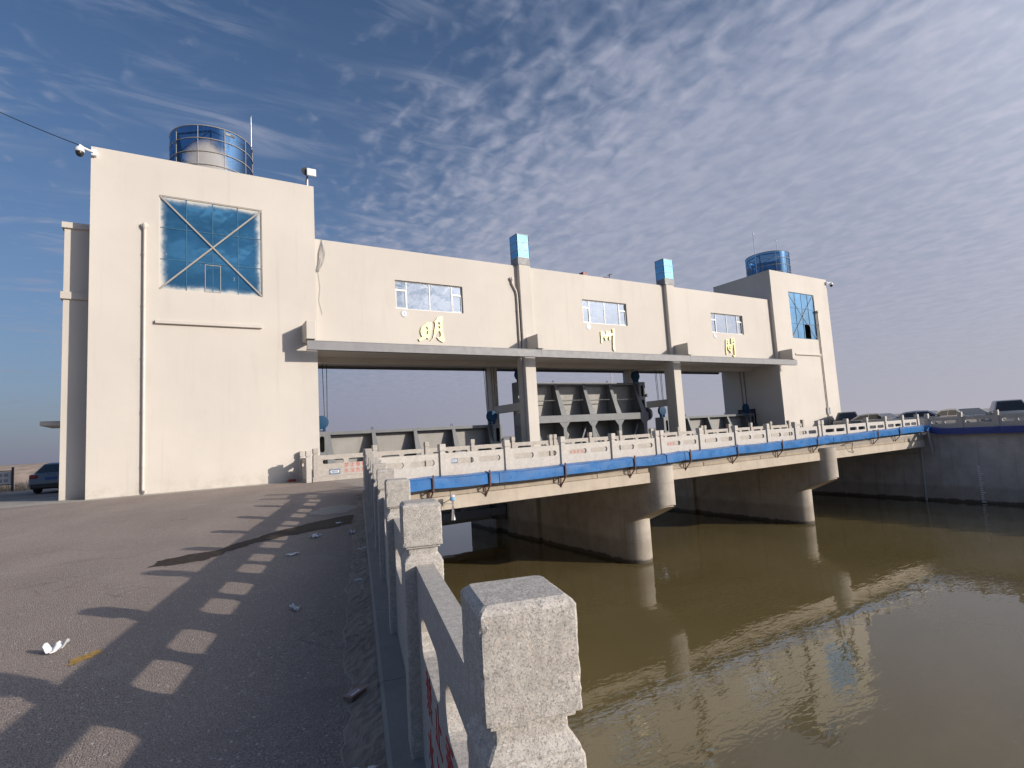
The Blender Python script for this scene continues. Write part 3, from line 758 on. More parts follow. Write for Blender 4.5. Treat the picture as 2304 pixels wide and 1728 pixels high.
def downpipe(x, ztop, zbot, y=YF, head=True, r=0.055, mat=None, kink=False):
    mb = MB(); yy = y - 0.085
    if kink: mb.tube([(x - 0.30, yy, ztop + 0.16), (x - 0.30, yy, ztop - 0.10), (x - 0.05, yy, ztop - 0.55), (x, yy, ztop - 0.85), (x, yy, zbot)], r, 12)
    else: mb.tube([(x, yy, ztop), (x, yy, zbot + 0.12), (x + 0.02, yy - 0.02, zbot + 0.05), (x + 0.10, yy - 0.10, zbot + 0.02)], r, 12)
    for k in range(5):
        z = zbot + 1.0 + k * (ztop - zbot - 2.0) / 4
        mb.lathe([(r + 0.012, -0.03), (r + 0.012, 0.03)], (x, yy, z), 12)
    if head:
        hx = x - (0.30 if kink else 0)
        mb.lathe([(r, -0.05), (r + 0.05, 0.05), (r + 0.055, 0.16), (r + 0.01, 0.22)], (hx, yy, ztop + 0.05), 12)
        mb.box(hx - 0.11, hx + 0.11, yy - 0.05, y + 0.01, ztop + 0.12, ztop + 0.24)
    part('downpipe', mb, mat or M['pipe'], GH, smooth=True)
downpipe(-1.34, 10.85, 0.30)
downpipe(47.45, 10.75, 0.4)
downpipe(P[0] - 0.52, 10.55, 5.9, y=YM, kink=True)
part('downpipe', MB().tube([(P[0] - 0.42, YF + 0.35, 6.2), (P[0] - 0.42, YF + 0.35, 0.2)], 0.05, 12), M['greypipe'], GH, smooth=True)
part('socket_box', MB().bbox(47.28, 47.44, YF - 0.12, YF + 0.01, 1.95, 2.50, 0.01), M['greypipe'], GH)
part('socket_box', MB().bbox(47.62, 47.78, YF - 0.12, YF + 0.01, 1.95, 2.50, 0.01), M['greypipe'], GH)
part('opening', MB().box(X2 - 0.004, X2 + 0.05, 28.2, 29.9, 0.9, 2.75), M['dark'], GH, 'dark sheet on the side wall of the far tower, standing for a shaded recess')  # wall stays flat here; the dark sheet paints a recess's shade

# blue glazed ventilation shafts standing on the pilasters
for c, a, b in ((P[0], 16.66, 17.47), (P[1], 28.78, 29.72)):
    z0, z1 = ZM + 0.025, 13.42; y0, y1 = YF + 0.02, YF + 0.82
    root = part('vent_shaft', MB().box(a, b, y0, y1, z0, z0 + 0.42), M['beam'], GH)
    mb = MB(); nlev = 4; zz = [z0 + 0.42 + (z1 - z0 - 0.42) * k / 3.0 for k in range(nlev)]
    for x in (a, b - 0.035):
        for y in (y0, y1 - 0.035): mb.box(x, x + 0.035, y, y + 0.035, z0 + 0.42, z1)
    for z in zz:
        mb.box(a - 0.012, b + 0.012, y0 - 0.012, y0 + 0.02, z - 0.02, z + 0.02).box(a - 0.012, b + 0.012, y1 - 0.02, y1 + 0.012, z - 0.02, z + 0.02)
        mb.box(a - 0.012, a + 0.02, y0 + 0.02, y1 - 0.02, z - 0.02, z + 0.02).box(b - 0.02, b + 0.012, y0 + 0.02, y1 - 0.02, z - 0.02, z + 0.02)
    part('shaft_frame', mb, M['mull'], root)
    for k in range(3):
        for (q0, q1) in (((a, y0), (b, y0)), ((b, y0), (b, y1)), ((b, y1), (a, y1)), ((a, y1), (a, y0))):
            o = 0.008
            part('pane', MB().add([(q0[0], q0[1], zz[k] + o), (q1[0], q1[1], zz[k] + o), (q1[0], q1[1], zz[k + 1] - o), (q0[0], q0[1], zz[k + 1] - o)], [(0, 1, 2, 3)]), M['shaftglass'] if 'shaftglass' in M else M['bluewall2'], root)

# round glass drums on the tower roofs
def drum(cx, cy, rad, z0, mat, nseg=10, rot=0.2):
    zz = [z0, 14.66, 15.28, 15.90, 16.50]
    mb = MB()
    for z in zz[1:]:
        pts = [(cx + rad * 1.012 * math.cos(2 * math.pi * k / 60), cy + rad * 1.012 * math.sin(2 * math.pi * k / 60), z) for k in range(61)]
        mb.tube(pts, 0.020, 6, caps=False)
    for k in range(nseg):
        a = rot + 2 * math.pi * k / nseg
        mb.tube([(cx + rad * 1.006 * math.cos(a), cy + rad * 1.006 * math.sin(a), z0), (cx + rad * 1.006 * math.cos(a), cy + rad * 1.006 * math.sin(a), 16.5)], 0.014, 5)
    root = part('roof_drum', mb, M['mull'], GH, smooth=True)
    mb = MB()
    for k in range(6):
        a = rot + 0.3 + 2 * math.pi * k / 6; r2 = rad * 0.9
        p = (cx + r2 * math.cos(a), cy + r2 * math.sin(a)); q = (cx + r2 * math.cos(a + 1.047), cy + r2 * math.sin(a + 1.047))
        mb.obox((*p, z0), (*p, 16.4), 0.09, 0.09); mb.obox((*p, 15.5), (*q, 15.5), 0.06, 0.06); mb.obox((*p, 14.6), (*q, 15.5), 0.03, 0.03); mb.obox((*p, 16.38), (*q, 16.38), 0.06, 0.06)
        mb.obox((*p, 15.5), (*q, 16.38), 0.03, 0.03)
    part('inner_frame', mb, M['dark'], root)
    for k in range(nseg):
        for j in range(4):
            v = []; f = []; ns = 5
            for t in range(ns + 1):
                a = rot + 2 * math.pi * (k + 0.004 + 0.992 * t / ns) / nseg
                v += [(cx + rad * math.cos(a), cy + rad * math.sin(a), zz[j] + 0.01), (cx + rad * math.cos(a), cy + rad * math.sin(a), zz[j + 1] - 0.01)]
            for t in range(ns): f.append((2 * t, 2 * t + 2, 2 * t + 3, 2 * t + 1))
            part('pane', MB().add(v, f), mat, root, smooth=True)
    return root
d1 = drum(1.20, 28.45, 1.74, ZT - 0.4, M['drumglass_mist'], rot=-1.95)
part('slot', MB().add([(1.20 + 1.765 * math.cos(a), 28.45 + 1.765 * math.sin(a), 16.27 + dz + 0.0) for a in (-1.30, -1.18, -1.06) for dz in (0, 0.11)], [(0, 2, 3, 1), (2, 4, 5, 3)]), M['black'], d1)
d2 = drum(45.45, 28.45, 1.80, ZT - 0.4, M['drumglass'], rot=-2.2)
part('water_tank', MB().lathe([(0.05, 14.0), (0.42, 14.05), (0.45, 14.3), (0.45, 15.0), (0.38, 15.15), (0.05, 15.22)], (44.3, 28.1, 0), 20), M['white'], d2, smooth=True)
part('machine_room', MB().bbox(44.6, 46.3, 28.2, 29.4, ZT - 0.4, 14.95, 0.02), M['dark'], d2)

def rod(x, y, z0, z1, label):
    mb = MB().tube([(x, y, z0), (x, y, z1 - 0.35)], 0.032, 8).tube([(x, y, z1 - 0.35), (x, y, z1)], 0.026, 8).lathe([(0.01, z1 - 0.01), (0.05, z1 + 0.02), (0.05, z1 + 0.05), (0.01, z1 + 0.09)], (x, y, 0), 10)
    return solo('lightning_rod', mb, M['chrome'], label, 'lightning rod', 'steel rods standing on the tower roofs', smooth=True)
rod(2.87, 28.1, ZT - 0.4, 18.2, 'bright steel rod beside the glass drum on the near tower')
rod(43.64, 28.4, ZT - 0.4, 18.38, 'taller looking left steel rod at the glass drum on the far tower')
rod(46.95, 28.3, ZT - 0.4, 18.2, 'right steel rod at the glass drum on the far tower')

# gilded characters and number discs on the hall front
MING = {'sun': [(10.61, 7.59), (10.91, 7.82), (11.16, 7.83), (11.14, 7.64), (11.08, 7.29), (11.02, 7.06), (10.93, 6.93), (10.87, 7.01), (10.46, 6.79), (10.38, 6.92), (10.6, 7.03), (10.54, 7.18), (10.51, 7.33), (10.55, 7.49)],
        'h1': [(10.80, 7.58), (10.90, 7.60), (10.95, 7.44), (10.87, 7.42)], 'h2': [(10.86, 7.36), (10.96, 7.38), (10.91, 7.19), (10.80, 7.16)],
        'moon': [(11.31, 7.88), (11.53, 8.14), (11.8, 8.2), (11.77, 8.0), (11.75, 7.67), (11.76, 7.39), (11.81, 7.16), (11.86, 6.95), (11.78, 6.81), (11.68, 6.83), (11.52, 6.92), (11.43, 7.05), (11.62, 7.07), (11.66, 7.21), (11.63, 7.38), (11.57, 7.4), (11.42, 7.32), (11.31, 7.13), (11.19, 6.98), (11.03, 6.83), (11.19, 7.0), (11.26, 7.21), (11.29, 7.42), (11.35, 7.65), (11.35, 7.8)],
        'h3': [(11.50, 7.86), (11.63, 7.87), (11.63, 7.74), (11.50, 7.72)], 'h4': [(11.50, 7.65), (11.63, 7.66), (11.64, 7.54), (11.53, 7.51)]}
mpY = lambda u, v, w_: (u, w_, v)
mb = MB(); mb.plate(MING['sun'], [MING['h1'], MING['h2']], YM - 0.07, YM - 0.001, mpY); mb.plate(MING['moon'], [MING['h3'], MING['h4']], YM - 0.07, YM - 0.001, mpY)
part('gilded_character', mb, M['gold'], GH, 'gold character 明 under the first window')
ZHOU = [([(22.81, 7.93), (22.79, 7.73), (22.81, 7.56), (22.76, 7.21)], 50), ([(22.85, 7.88), (23.08, 7.82)], 60), ([(22.84, 7.73), (22.97, 7.58)], 40), ([(22.9, 7.83), (23.07, 7.69)], 50), ([(23.22, 7.95), (23.28, 7.85), (23.13, 7.7), (23.08, 7.58), (23.17, 7.39)], 60), ([(23.48, 7.96), (23.47, 7.76), (23.46, 7.43)], 60), ([(23.19, 7.64), (23.39, 7.76), (23.59, 7.77), (23.85, 7.85)], 60), ([(23.83, 8.14), (23.83, 7.78), (23.78, 7.36), (23.75, 6.86), (23.82, 6.72)], 65), ([(23.31, 7.93), (23.33, 7.76), (23.22, 7.58)], 50)]
ZHA = [([(35.12, 7.9), (35.06, 7.48), (35.02, 7.14), (35.04, 6.8)], 50), ([(35.12, 7.9), (35.35, 7.97), (35.35, 7.72), (35.31, 7.56)], 50), ([(35.11, 7.73), (35.34, 7.79)], 40), ([(35.19, 7.49), (35.41, 7.57)], 70), ([(35.75, 8.05), (35.71, 7.65)], 45), ([(35.78, 8.03), (36.05, 8.09), (36.06, 7.82), (36.03, 7.68)], 55), ([(35.77, 7.85), (36.05, 7.94)], 45), ([(35.74, 7.65), (36.03, 7.71)], 50), ([(36.01, 7.68), (36.0, 7.4), (36.02, 7.06), (36.0, 6.8), (35.88, 6.69), (35.77, 6.79)], 60), ([(35.25, 7.41), (35.29, 7.23), (35.43, 7.12), (35.63, 7.18)], 45), ([(35.33, 7.49), (35.59, 7.57), (35.8, 7.57), (35.71, 7.36), (35.61, 7.23)], 45), ([(35.59, 7.57), (35.54, 7.27), (35.5, 7.1), (35.53, 6.95)], 50), ([(35.39, 7.38), (35.63, 7.41)], 40)]
def strokes(S, sc):
    mb = MB()
    for q, (pts, wd) in enumerate(S):
        hw = wd * sc / 2; L = []; Rr = []
        P2 = [Vector(p) for p in pts]
        for i, p in enumerate(P2):
            d = (P2[min(i + 1, len(P2) - 1)] - P2[max(i - 1, 0)]).normalized(); nn = Vector((-d.y, d.x))
            k = hw * (1.1 if i == 0 else 0.75 if i == len(P2) - 1 else 1.0)
            L.append(p + nn * k); Rr.append(p - nn * k)
        L[0] -= (P2[1] - P2[0]).normalized() * hw * 0.6; Rr[0] -= (P2[1] - P2[0]).normalized() * hw * 0.3
        mb.plate([tuple(a) for a in L] + [tuple(a) for a in Rr[::-1]], [], YM - 0.07 - 0.002 * q, YM - 0.001, mpY)
    return mb
part('gilded_character', strokes(ZHOU, 0.0022), M['gold'], GH, 'gold character 洲 under the second window')
part('gilded_character', strokes(ZHA, 0.0021), M['gold'], GH, 'gold character 闸 under the third window')
for i, x in enumerate((9.69, 21.82, 33.96)):
    d = part('number_disc', MB().lathe([(0.185, YM - 0.02), (0.19, YM - 0.012), (0.19, YM - 0.0005)], (x, 0, 8.22), 24, 'y'), M['white'], GH, 'round white number %d disc' % (i + 1))
    ring = MB().plate([(x + 0.172 * math.cos(a), 8.22 + 0.172 * math.sin(a)) for a in [k * math.pi / 12 for k in range(24)]], [[(x + 0.150 * math.cos(a), 8.22 + 0.150 * math.sin(a)) for a in [k * math.pi / 12 for k in range(24)]]], YM - 0.024, YM - 0.019, mpY)
    part('disc_ring', ring, M['signblue'], d)
    part('numeral', text_mesh('123'[i], 0.26, M['signblue'], 0.003, 'numeral'), None, d, rot=(R(90), 0, 0)).location = Vector((x, YM - 0.0225, 8.225)) - ORG[d]

# ------------------------------------------------------------------ piers and bridge
def pier(cx, label):
    hw = 0.62
    t = thing('bridge_pier', label, 'pier', (cx, 20, -8), group='concrete piers standing in the river')
    def outline(yc, yb):
        pts = [(cx + hw, yb)]
        for k in range(17):
            a = -math.pi * k / 16; pts.append((cx + hw * math.cos(a), yc + hw * math.sin(a)))
        pts.append((cx - hw, yb)); return pts
    def solid(mb, pts, zb, zt):
        n = len(pts); v = [(x, y, zb(y) if callable(zb) else zb) for x, y in pts] + [(x, y, zt) for x, y in pts]
        mb.add(v, [tuple(range(n)), tuple(range(2 * n - 1, n - 1, -1))] + [(i, (i + 1) % n, (i + 1) % n + n, i + n) for i in range(n)]); mb.fix = True; return mb
    slant = lambda y: -1.50 - 0.43 * (y - 15.73)
    part('shaft', solid(MB(), outline(17.9, 24.2), -8, -0.05), M['pier'], t, smooth=True)
    # overhanging upper nose with a sloping underside: follows the shaft until it runs into it
    pts = outline(16.35, 17.9); n = len(pts)
    part('nose', solid(MB(), pts, slant, 0.06), M['pier'], t, smooth=True)
    part('nose_lip', solid(MB(), [(cx + (x - cx) * 0.93, y if y > 17.9 else 17.9 + (y - 17.9) * 0.955) for x, y in pts], lambda y: slant(y) - 0.035, -1.2), M['girder'], t, smooth=True)
    mb = MB().box(cx - hw + 0.22, cx + hw - 0.22, 24.2, 24.75, -8, ZD - 0.01)
    part('joint', mb, M['pier'], t)
    part('upstream_shaft', MB().box(cx - hw, cx + hw, 24.75, 27.9, -8, ZD - 0.002).box(cx - hw + 0.3, cx + hw - 0.3, 27.9, 29.3, -8, ZD - 0.006).box(cx - hw, cx + hw, 29.3, 32.7, -8, ZD - 0.002), M['pier'], t)
    return t
pier(16.87, 'concrete river pier nearer the camera with a rounded overhanging nose')
pier(29.28, 'concrete river pier farther away, nearest the right bank')

BR = thing('road_bridge', 'low concrete road bridge of three spans in front of the gatehouse', 'bridge', (23, 20, -0.6))
part('deck', MB().box(5.297, XR + 0.1, 16.2, 24.45, 0.02, ZD), M['deck'], BR)
spans = [(5.30, 16.22), (17.52, 28.62), (29.94, 40.75)]
for a, b in spans:
    part('girder', MB().bbox(a, b, 16.15, 16.55, -0.575, -0.155, 0.012), M['girder'], BR)
    for y in (18.5, 21.0, 24.0): part('girder', MB().box(a, b, y, y + 0.4, -0.56, 0.018), M['girder'], BR)
    part('soffit', MB().box(a, b, 16.56, 24.44, -0.2, 0.019), M['girder'], BR)
    x = a; k = 0
    while x < b - 0.1:
        x2 = min(x + 2.05, b)
        rr = random.uniform(-0.012, 0.012)
        part('edge_slab', MB().bbox(x + 0.008, x2 - 0.008, 16.195 + rr, 16.5, -0.148, 0.015, 0.012), M['edge'], BR); x = x2

# ------------------------------------------------------------------ granite railings
def post_mesh(name, mat, hw, h, hc=0.216, fine=0, seed=0):
    prof = [(hw, 0.0), (hw, h - hc - 0.084), (hw - 0.005, h - hc - 0.076), (hw - 0.005, h - hc - 0.070), (hw - 0.011, h - hc - 0.064), (hw - 0.024, h - hc - 0.046), (hw - 0.024, h - hc - 0.013), (hw - 0.011, h - hc - 0.012), (hw - 0.011, h - hc - 0.001),
            (hw, h - hc), (hw, h - 0.017), (hw - 0.006, h - 0.008), (hw - 0.017, h)]
    if fine:      # extra rings so that the arrises can be chipped
        pr = []
        for (r0, z0), (r1, z1) in zip(prof, prof[1:]):
            k = max(1, int(abs(z1 - z0) / 0.012)) if z1 > h * 0.5 else 8
            pr += [(r0 + (r1 - r0) * q / k, z0 + (z1 - z0) * q / k) for q in range(k)]
        prof = pr + [prof[-1]]
    ch = 0.005; v = []; f = []; ns = fine or 1
    for r, z in prof:
        c = min(ch, r * 0.3); ring = []
        for sd in range(4):
            for q in range(ns + 1):
                t = -r + c + (2 * r - 2 * c) * q / ns
                p = [(r, t), (-t, r), (-r, -t), (t, -r)][sd]
                ring.append((p[0], p[1], q in (0, ns)))
        for x, y, corner in ring:
            k = 1.0
            if fine:
                p = Vector((x, y, z)); e = mnoise.noise(p * 34 + Vector((seed, 0, 0))); e2 = mnoise.noise(p * 95 + Vector((seed, 3, 0)))
                edge = 1.0 if corner else 0.25 if abs(z - (h - 0.012)) < 0.012 or abs(z - (h - hc)) < 0.006 else 0.0
                d = edge * (max(0.0, e - 0.15) * 0.008 + max(0.0, e2) * 0.0022) + 0.0005 * e2
                k = 1.0 - d / max(r, 0.01)
            v.append((x * k, y * k, z))
    n = 4 * (ns + 1)
    for i in range(len(prof) - 1):
        for k in range(n): f.append((i * n + k, i * n + (k + 1) % n, (i + 1) * n + (k + 1) % n, (i + 1) * n + k))
    f.append(tuple((len(prof) - 1) * n + k for k in range(n)))
    mb = MB(); mb.add(v, f); mb.fix = True
    return mb.mesh(name, mat)

def slot_loop(u0, u1, v0, v1):
    r = (v1 - v0) / 2; c = (v0 + v1) / 2; out = []
    for k in range(7):
        a = -math.pi / 2 + math.pi * k / 6; out.append((u1 - r + r * math.cos(a) * 0.85, c + r * math.sin(a)))
    for k in range(7):
        a = math.pi / 2 + math.pi * k / 6; out.append((u0 + r + r * math.cos(a) * 0.85, c + r * math.sin(a)))
    return out

_pc = {}
def panel_mesh(mat, L, z0=0.12, z1=1.02, t=0.09, s0=0.645, s1=0.83):
    """panel of length L along +X with two slots, origin at its lower left end"""
    key = (mat.name, round(L, 3), z0, z1)
    if key in _pc: return _pc[key]
    a = 0.075 * L; b = 0.465 * L
    mb = MB(); mb.plate([(0, z0), (L, z0), (L, z1 - 0.012), (L, z1), (0, z1), (0, z1 - 0.012)], [slot_loop(a, b, s0, s1), slot_loop(L - b, L - a, s0, s1)], -t / 2, t / 2, mpY)
    # small chamfer strip on the top edges
    _pc[key] = mb.mesh('panel', mat); return _pc[key]

# near quay railing (local +Y runs along the railing, ground rises slightly)
QR = thing('quay_railing', 'granite railing along the quay beside the walkway, nearest the camera', 'railing', (OX, OY, 0), -TH)
pms = [post_mesh('post', M['granite'], PW / 2, HP - 0.10, 0.216, 18, sd) for sd in (0, 17, 41)]
ds = [QS * k for k in range(-2, 9)] + [15.80]
zq = lambda d: GZ(Q(d, 0)[1])
for i, d in enumerate(ds):
    o = part('post', pms[i % 3], None, QR, at=(PW / 2 + random.uniform(-.004, .004), d + PW / 2, zq(d) + 0.10), local=True, rot=(random.uniform(-.006, .006), random.uniform(-.006, .006), random.uniform(-.01, .01)))
    if i + 1 < len(ds):
        L = ds[i + 1] - d - PW
        pnl = part('panel', panel_mesh(M['granite'], L + 0.02, 0.0, 0.92, 0.088, 0.545, 0.73), None, QR, at=(PW / 2, d + PW - 0.01, zq(d) + 0.10), local=True, rot=(math.atan2(zq(ds[i + 1]) - zq(d), QS) * 0, 0, R(90)))
        if i in (2, 6):     # warning text in red on the walkway side
            cs = {2: [(1.44, '禁', '水'), (1.16, '止', '深'), (0.88, '垂', '危'), (0.60, '钓', '险')], 6: [(1.44, '禁', '水'), (1.16, '止', '深'), (0.88, '垂', '危'), (0.60, '钓', '险')]}[i]
            for dd, c1_, c2_ in cs:
                for ch_, zz_ in ((c1_, 0.43), (c2_, 0.20)):
                    me = text_mesh(ch_, 0.195, M['red'], 0.0008)
                    # panel local: +X along the railing, walkway side is +Y of the panel after the 90 degree turn
                    q = part('lettering', me, None, pnl, at=(dd - PW + 0.01, 0.0455, zz_), local=True, rot=(R(90), 0, R(180)))
M_b = M['granite_far']
pmb = post_mesh('post', M_b, 0.105, HP - 0.0)
def bridge_rail(name, label, y, xs, signs, texts=(), up=0.0, M_b=None):
    M_b = M_b or M['granite_far']; pmb = post_mesh('post', M_b, 0.105, HP)
    ZD = 0.197 + up
    t = thing(name, label, 'railing', (xs[0], y, ZD))
    part('plinth', MB().bbox(xs[0] - 0.15, xs[-1] + 0.15, y - 0.13, y + 0.13, ZD + 0.001 - up, ZD + 0.115, 0.012), M_b, t)
    for x in xs: part('post', pmb, None, t, at=(x, y, ZD), rot=(random.uniform(-.006, .006), random.uniform(-.008, .008), random.uniform(-.01, .01)))
    for i in range(len(xs) - 1):
        L = xs[i + 1] - xs[i] - 0.21
        if L < 0.5: continue
        p = part('panel', panel_mesh(M_b, round(L + 0.012, 2)), None, t, at=(xs[i] + 0.105 - 0.006, y, ZD))
        for (k, s, u, z, size) in texts:
            if k == i: part('lettering', text_mesh(s, size, M['red'], 0.0008), None, p, at=(xs[i] + 0.1 + u, y - 0.0457, ZD + z), rot=(R(90), 0, 0))
        for k, so in signs:
            if k == i:
                sx, sz = xs[i] + 0.1 + so, 0.57 if k == 0 else 0.62
                s = part('arrow_sign', MB().bbox(sx - 0.235, sx + 0.235, y - 0.052, y - 0.0455, sz - 0.115, sz + 0.115, 0.002), M['signblue'], p)
                ar = [(sx - 0.20, sz), (sx - 0.10, sz + 0.08), (sx - 0.10, sz + 0.055), (sx + 0.18, sz + 0.055), (sx + 0.18, sz - 0.055), (sx - 0.10, sz - 0.055), (sx - 0.10, sz - 0.08)]
                c0 = (sx - 0.01, sz); inn = [(c0[0] + (a - c0[0]) * 0.80 + (0.008 if a < sx - 0.15 else 0), c0[1] + (b - c0[1]) * 0.68) for a, b in ar]
                part('arrow', MB().plate(ar, [inn], y - 0.0545, y - 0.0515, mpY), M['white'], s)
                part('print_line', MB().box(sx - 0.08, sx + 0.14, y - 0.0535, y - 0.0522, sz - 0.018, sz + 0.018), M['greypipe'], s)
    return t
xs1 = [4.74, 7.19, 9.63, 12.02, 14.49, 16.95, 17.23, 19.64, 22.12, 24.56, 26.94, 29.08, 29.42, 31.94, 34.15, 36.33, 38.50, 40.54]
bridge_rail('bridge_railing', 'pale granite railing on the river side of the road bridge, above the blue trough', YR, xs1, [])
xs2 = [4.78, 7.33, 9.83, 12.25, 14.60, 16.98, 17.26, 19.74, 22.03, 24.62, 27.0, 29.2, 29.5, 32.0, 34.4, 36.7, 39.0, 40.8]
T1 = lambda k, u: [(k, c, u + 0.255 * i, z, 0.20) for z, s in ((0.535, '禁止垂钓'), (0.285, '水深危险')) for i, c in enumerate(s)]
bridge_rail('bridge_railing', 'granite railing on the gate side of the road bridge, with red warning writing', YRR, xs2, [(0, 0.68), (2, 1.22), (7, 1.3)], T1(0, 1.18) + T1(6, 0.95) + T1(9, 0.95), 0.08, M['granite_old'])
# return that closes the gap between that railing and the tower
t = thing('return_railing', 'short granite railing between the near tower corner and the gate side railing', 'railing', (4.50, 24.2, ZD))
part('post', pmb, None, t, at=(4.50, 24.12, ZD)); part('post', pmb, None, t, at=(4.50, 25.50, ZD))
part('panel', panel_mesh(M_b, 1.20), None, t, at=(4.50, 24.21, ZD), rot=(0, 0, R(90)))
# right bank railing
t = thing('bank_railing', 'grey granite railing in shade along the top of the right bank wall', 'railing', (XR + 0.15, 16, ZD))
yy = [16.35 - 1.78 * k for k in range(0, 18)]
for i, y in enumerate(yy):
    part('post', pmb, None, t, at=(XR + 0.18, y - 0.2, ZD))
    if i + 1 < len(yy): part('panel', panel_mesh(M_b, 1.58), None, t, at=(XR + 0.18, yy[i + 1] - 0.2 + 0.10, ZD), rot=(0, 0, R(90)))
part('plinth', MB().bbox(XR + 0.05, XR + 0.31, yy[-1] - 0.4, 16.3, ZD - 0.02, ZD + 0.115, 0.01), M_b, t)

# ------------------------------------------------------------------ blue cable trough on rusty brackets
TR = thing('cable_trough', 'dented bright blue sheet metal cable trough along the bridge edge', 'trough', (20, 16, 0.2))
tz = lambda x: 0.135 if x < 12 else 0.135 + (x - 12) * 0.0104
jx = [4.85, 6.60, 8.62, 9.02, 11.72, 15.12, 16.95, 18.05, 18.36, 21.5, 24.9, 28.0, 29.6, 33.9, 34.4, 36.88, 38.0, 41.25]
for i in range(len(jx) - 1):
    a, b = jx[i] + (0.012 if i % 2 else 0.03), jx[i + 1] - 0.012
    n = max(3, int((b - a) / 0.25)); rows = []; q = [random.uniform(-0.02, 0.02) for _ in range(4)]
    for k in range(n + 1):
        u = k / n; x = a + (b - a) * u; z = tz(x) + q[0] * (1 - u) + q[1] * u - 0.022 * math.sin(math.pi * u) * (1 + q[2] * 20)
        dn = 0.034 * mnoise.noise(Vector((x * 1.4, i, 0))); yo = 15.86 + q[3] * 0.5
        hgt = 0.325 + 0.012 * mnoise.noise(Vector((x * 1.1, i, 4)))
        rows.append([(x, 16.20, z), (x, yo, z + 0.004), (x, yo + dn * 0.6, z + hgt * 0.5), (x, yo + 0.006, z + hgt - 0.012), (x, yo + 0.02, z + hgt), (x, yo + 0.17, z + hgt + 0.035 + dn * 1.6), (x, 16.20, z + hgt + 0.06)])
    mb = MB(); grid(mb, rows)
    m_ = len(rows[0]); mb.add(rows[0], [tuple(range(m_))]); mb.add(rows[-1], [tuple(range(m_))[::-1]]); mb.fix = True
    part('trough_section', mb, M['trough'], TR, smooth=True)
for x in (6.63, 8.64, 11.75, 15.15, 18.36, 21.5, 24.95, 28.02, 34.3, 36.9):
    z = tz(x); b = MB()
    b.obox((x, 15.825, z - 0.08), (x, 15.825, z + 0.44), 0.05, 0.03, (0, 1, 0))
    b.obox((x, 15.825, z - 0.055), (x, 16.17, z - 0.055), 0.05, 0.03)
    b.obox((x - 0.02, 15.84, z - 0.08), (x - 0.02, 16.14, z - 0.40), 0.04, 0.03)
    b.obox((x - 0.02, 16.135, z - 0.06), (x - 0.02, 16.135, z - 0.44), 0.05, 0.025, (0, 1, 0))
    part('bracket', b, M['rust'], TR)
b = MB().tube([(30.9, 16.13, 0.12), (31.05, 15.95, 0.17), (31.5, 15.9, 0.17), (31.55, 16.0, -0.22), (31.95, 16.12, -0.36)], 0.02, 6)
part('bracket', b, M['rust'], TR, 'bent loose bracket')
t = thing('cable_trough', 'blue sheet metal cable trough along the right bank wall, its shade painted in as deeper blue', 'trough', (XR - 0.2, 0, 0.1))
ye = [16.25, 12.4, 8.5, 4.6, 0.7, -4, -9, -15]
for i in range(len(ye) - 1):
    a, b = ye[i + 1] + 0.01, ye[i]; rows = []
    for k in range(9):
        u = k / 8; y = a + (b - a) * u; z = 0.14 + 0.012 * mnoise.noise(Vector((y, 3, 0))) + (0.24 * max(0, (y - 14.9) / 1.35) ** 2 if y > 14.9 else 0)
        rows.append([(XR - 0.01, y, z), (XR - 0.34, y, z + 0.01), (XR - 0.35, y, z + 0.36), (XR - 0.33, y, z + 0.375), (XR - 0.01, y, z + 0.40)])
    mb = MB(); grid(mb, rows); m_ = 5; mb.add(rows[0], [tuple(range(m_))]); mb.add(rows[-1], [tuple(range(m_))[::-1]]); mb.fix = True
    part('trough_section', mb, M['shaded_trough'], t, smooth=True)

# ------------------------------------------------------------------ right bank wall and what hangs on it
t = thing('retaining_wall', 'tall grey concrete wall of the right bank, in shade and stained', 'retaining wall', (XR, 10, WATER_Z))
yw = [33.0, 24.0, 16.9, 10.2, 3.0, -6, -16, -40]
for i in range(len(yw) - 1):
    part('wall_bay', MB().bbox(XR + 0.012 * (i % 2), XR + 0.7, yw[i + 1] + 0.012, yw[i], -8, ZD - 0.002 * (1 + i % 2), 0.012), M['rwall'], t)
g = thing('staff_gauge', 'white toothed water level gauge painted up the right bank wall', 'water gauge', (XR - 0.01, 13.75, WATER_Z))
for k in range(20):
    z = WATER_Z + 0.06 + k * 0.112; y = 13.82
    part('gauge_mark', MB().box(XR - 0.016, XR - 0.001, y - 0.16 - (0.10 if k % 5 == 0 else 0), y - 0.02, z, z + 0.052), M['white'], g)
    if k % 5 == 2: part('numeral', text_mesh(str(9 - k // 5), 0.2, M['greypipe'], 0.002, 'numeral'), None, g, at=(XR - 0.008, y + 0.14, z), rot=(R(90), 0, R(-90)))
solo('drain_pipe', MB().tube([(XR - 0.08, 16.55, 0.0), (XR - 0.08, 16.62, -2.0), (XR - 0.08, 16.65, -4.3)], 0.055, 10), M['greypipe'], 'long grey vertical pipe down the right bank wall into the water', 'pipe', smooth=True)
solo('drain_pipe', MB().tube([(XR - 0.30, 15.95, 0.42), (XR - 0.55, 15.9, 0.42), (XR - 0.58, 15.9, 0.30), (XR - 0.30, 15.9, -1.05)], 0.055, 10).lathe([(0.075, -0.05), (0.075, 0.05)], (XR - 0.55, 15.9, 0.40), 12), M['greypipe'], 'short bent grey pipe coming out of the trough at the bridge corner', 'pipe', smooth=True)
solo('pipe_support', MB().tube([(XR - 0.05, 19.6, -1.12), (XR - 0.05, 16.2, -1.02)], 0.035, 8).tube([(XR - 0.05, 19.3, -1.12), (XR - 0.05, 19.3, -1.6)], 0.03, 8), M['greypipe'], 'thin horizontal grey pipe on the right bank wall beneath the bridge end', 'pipe', smooth=True)

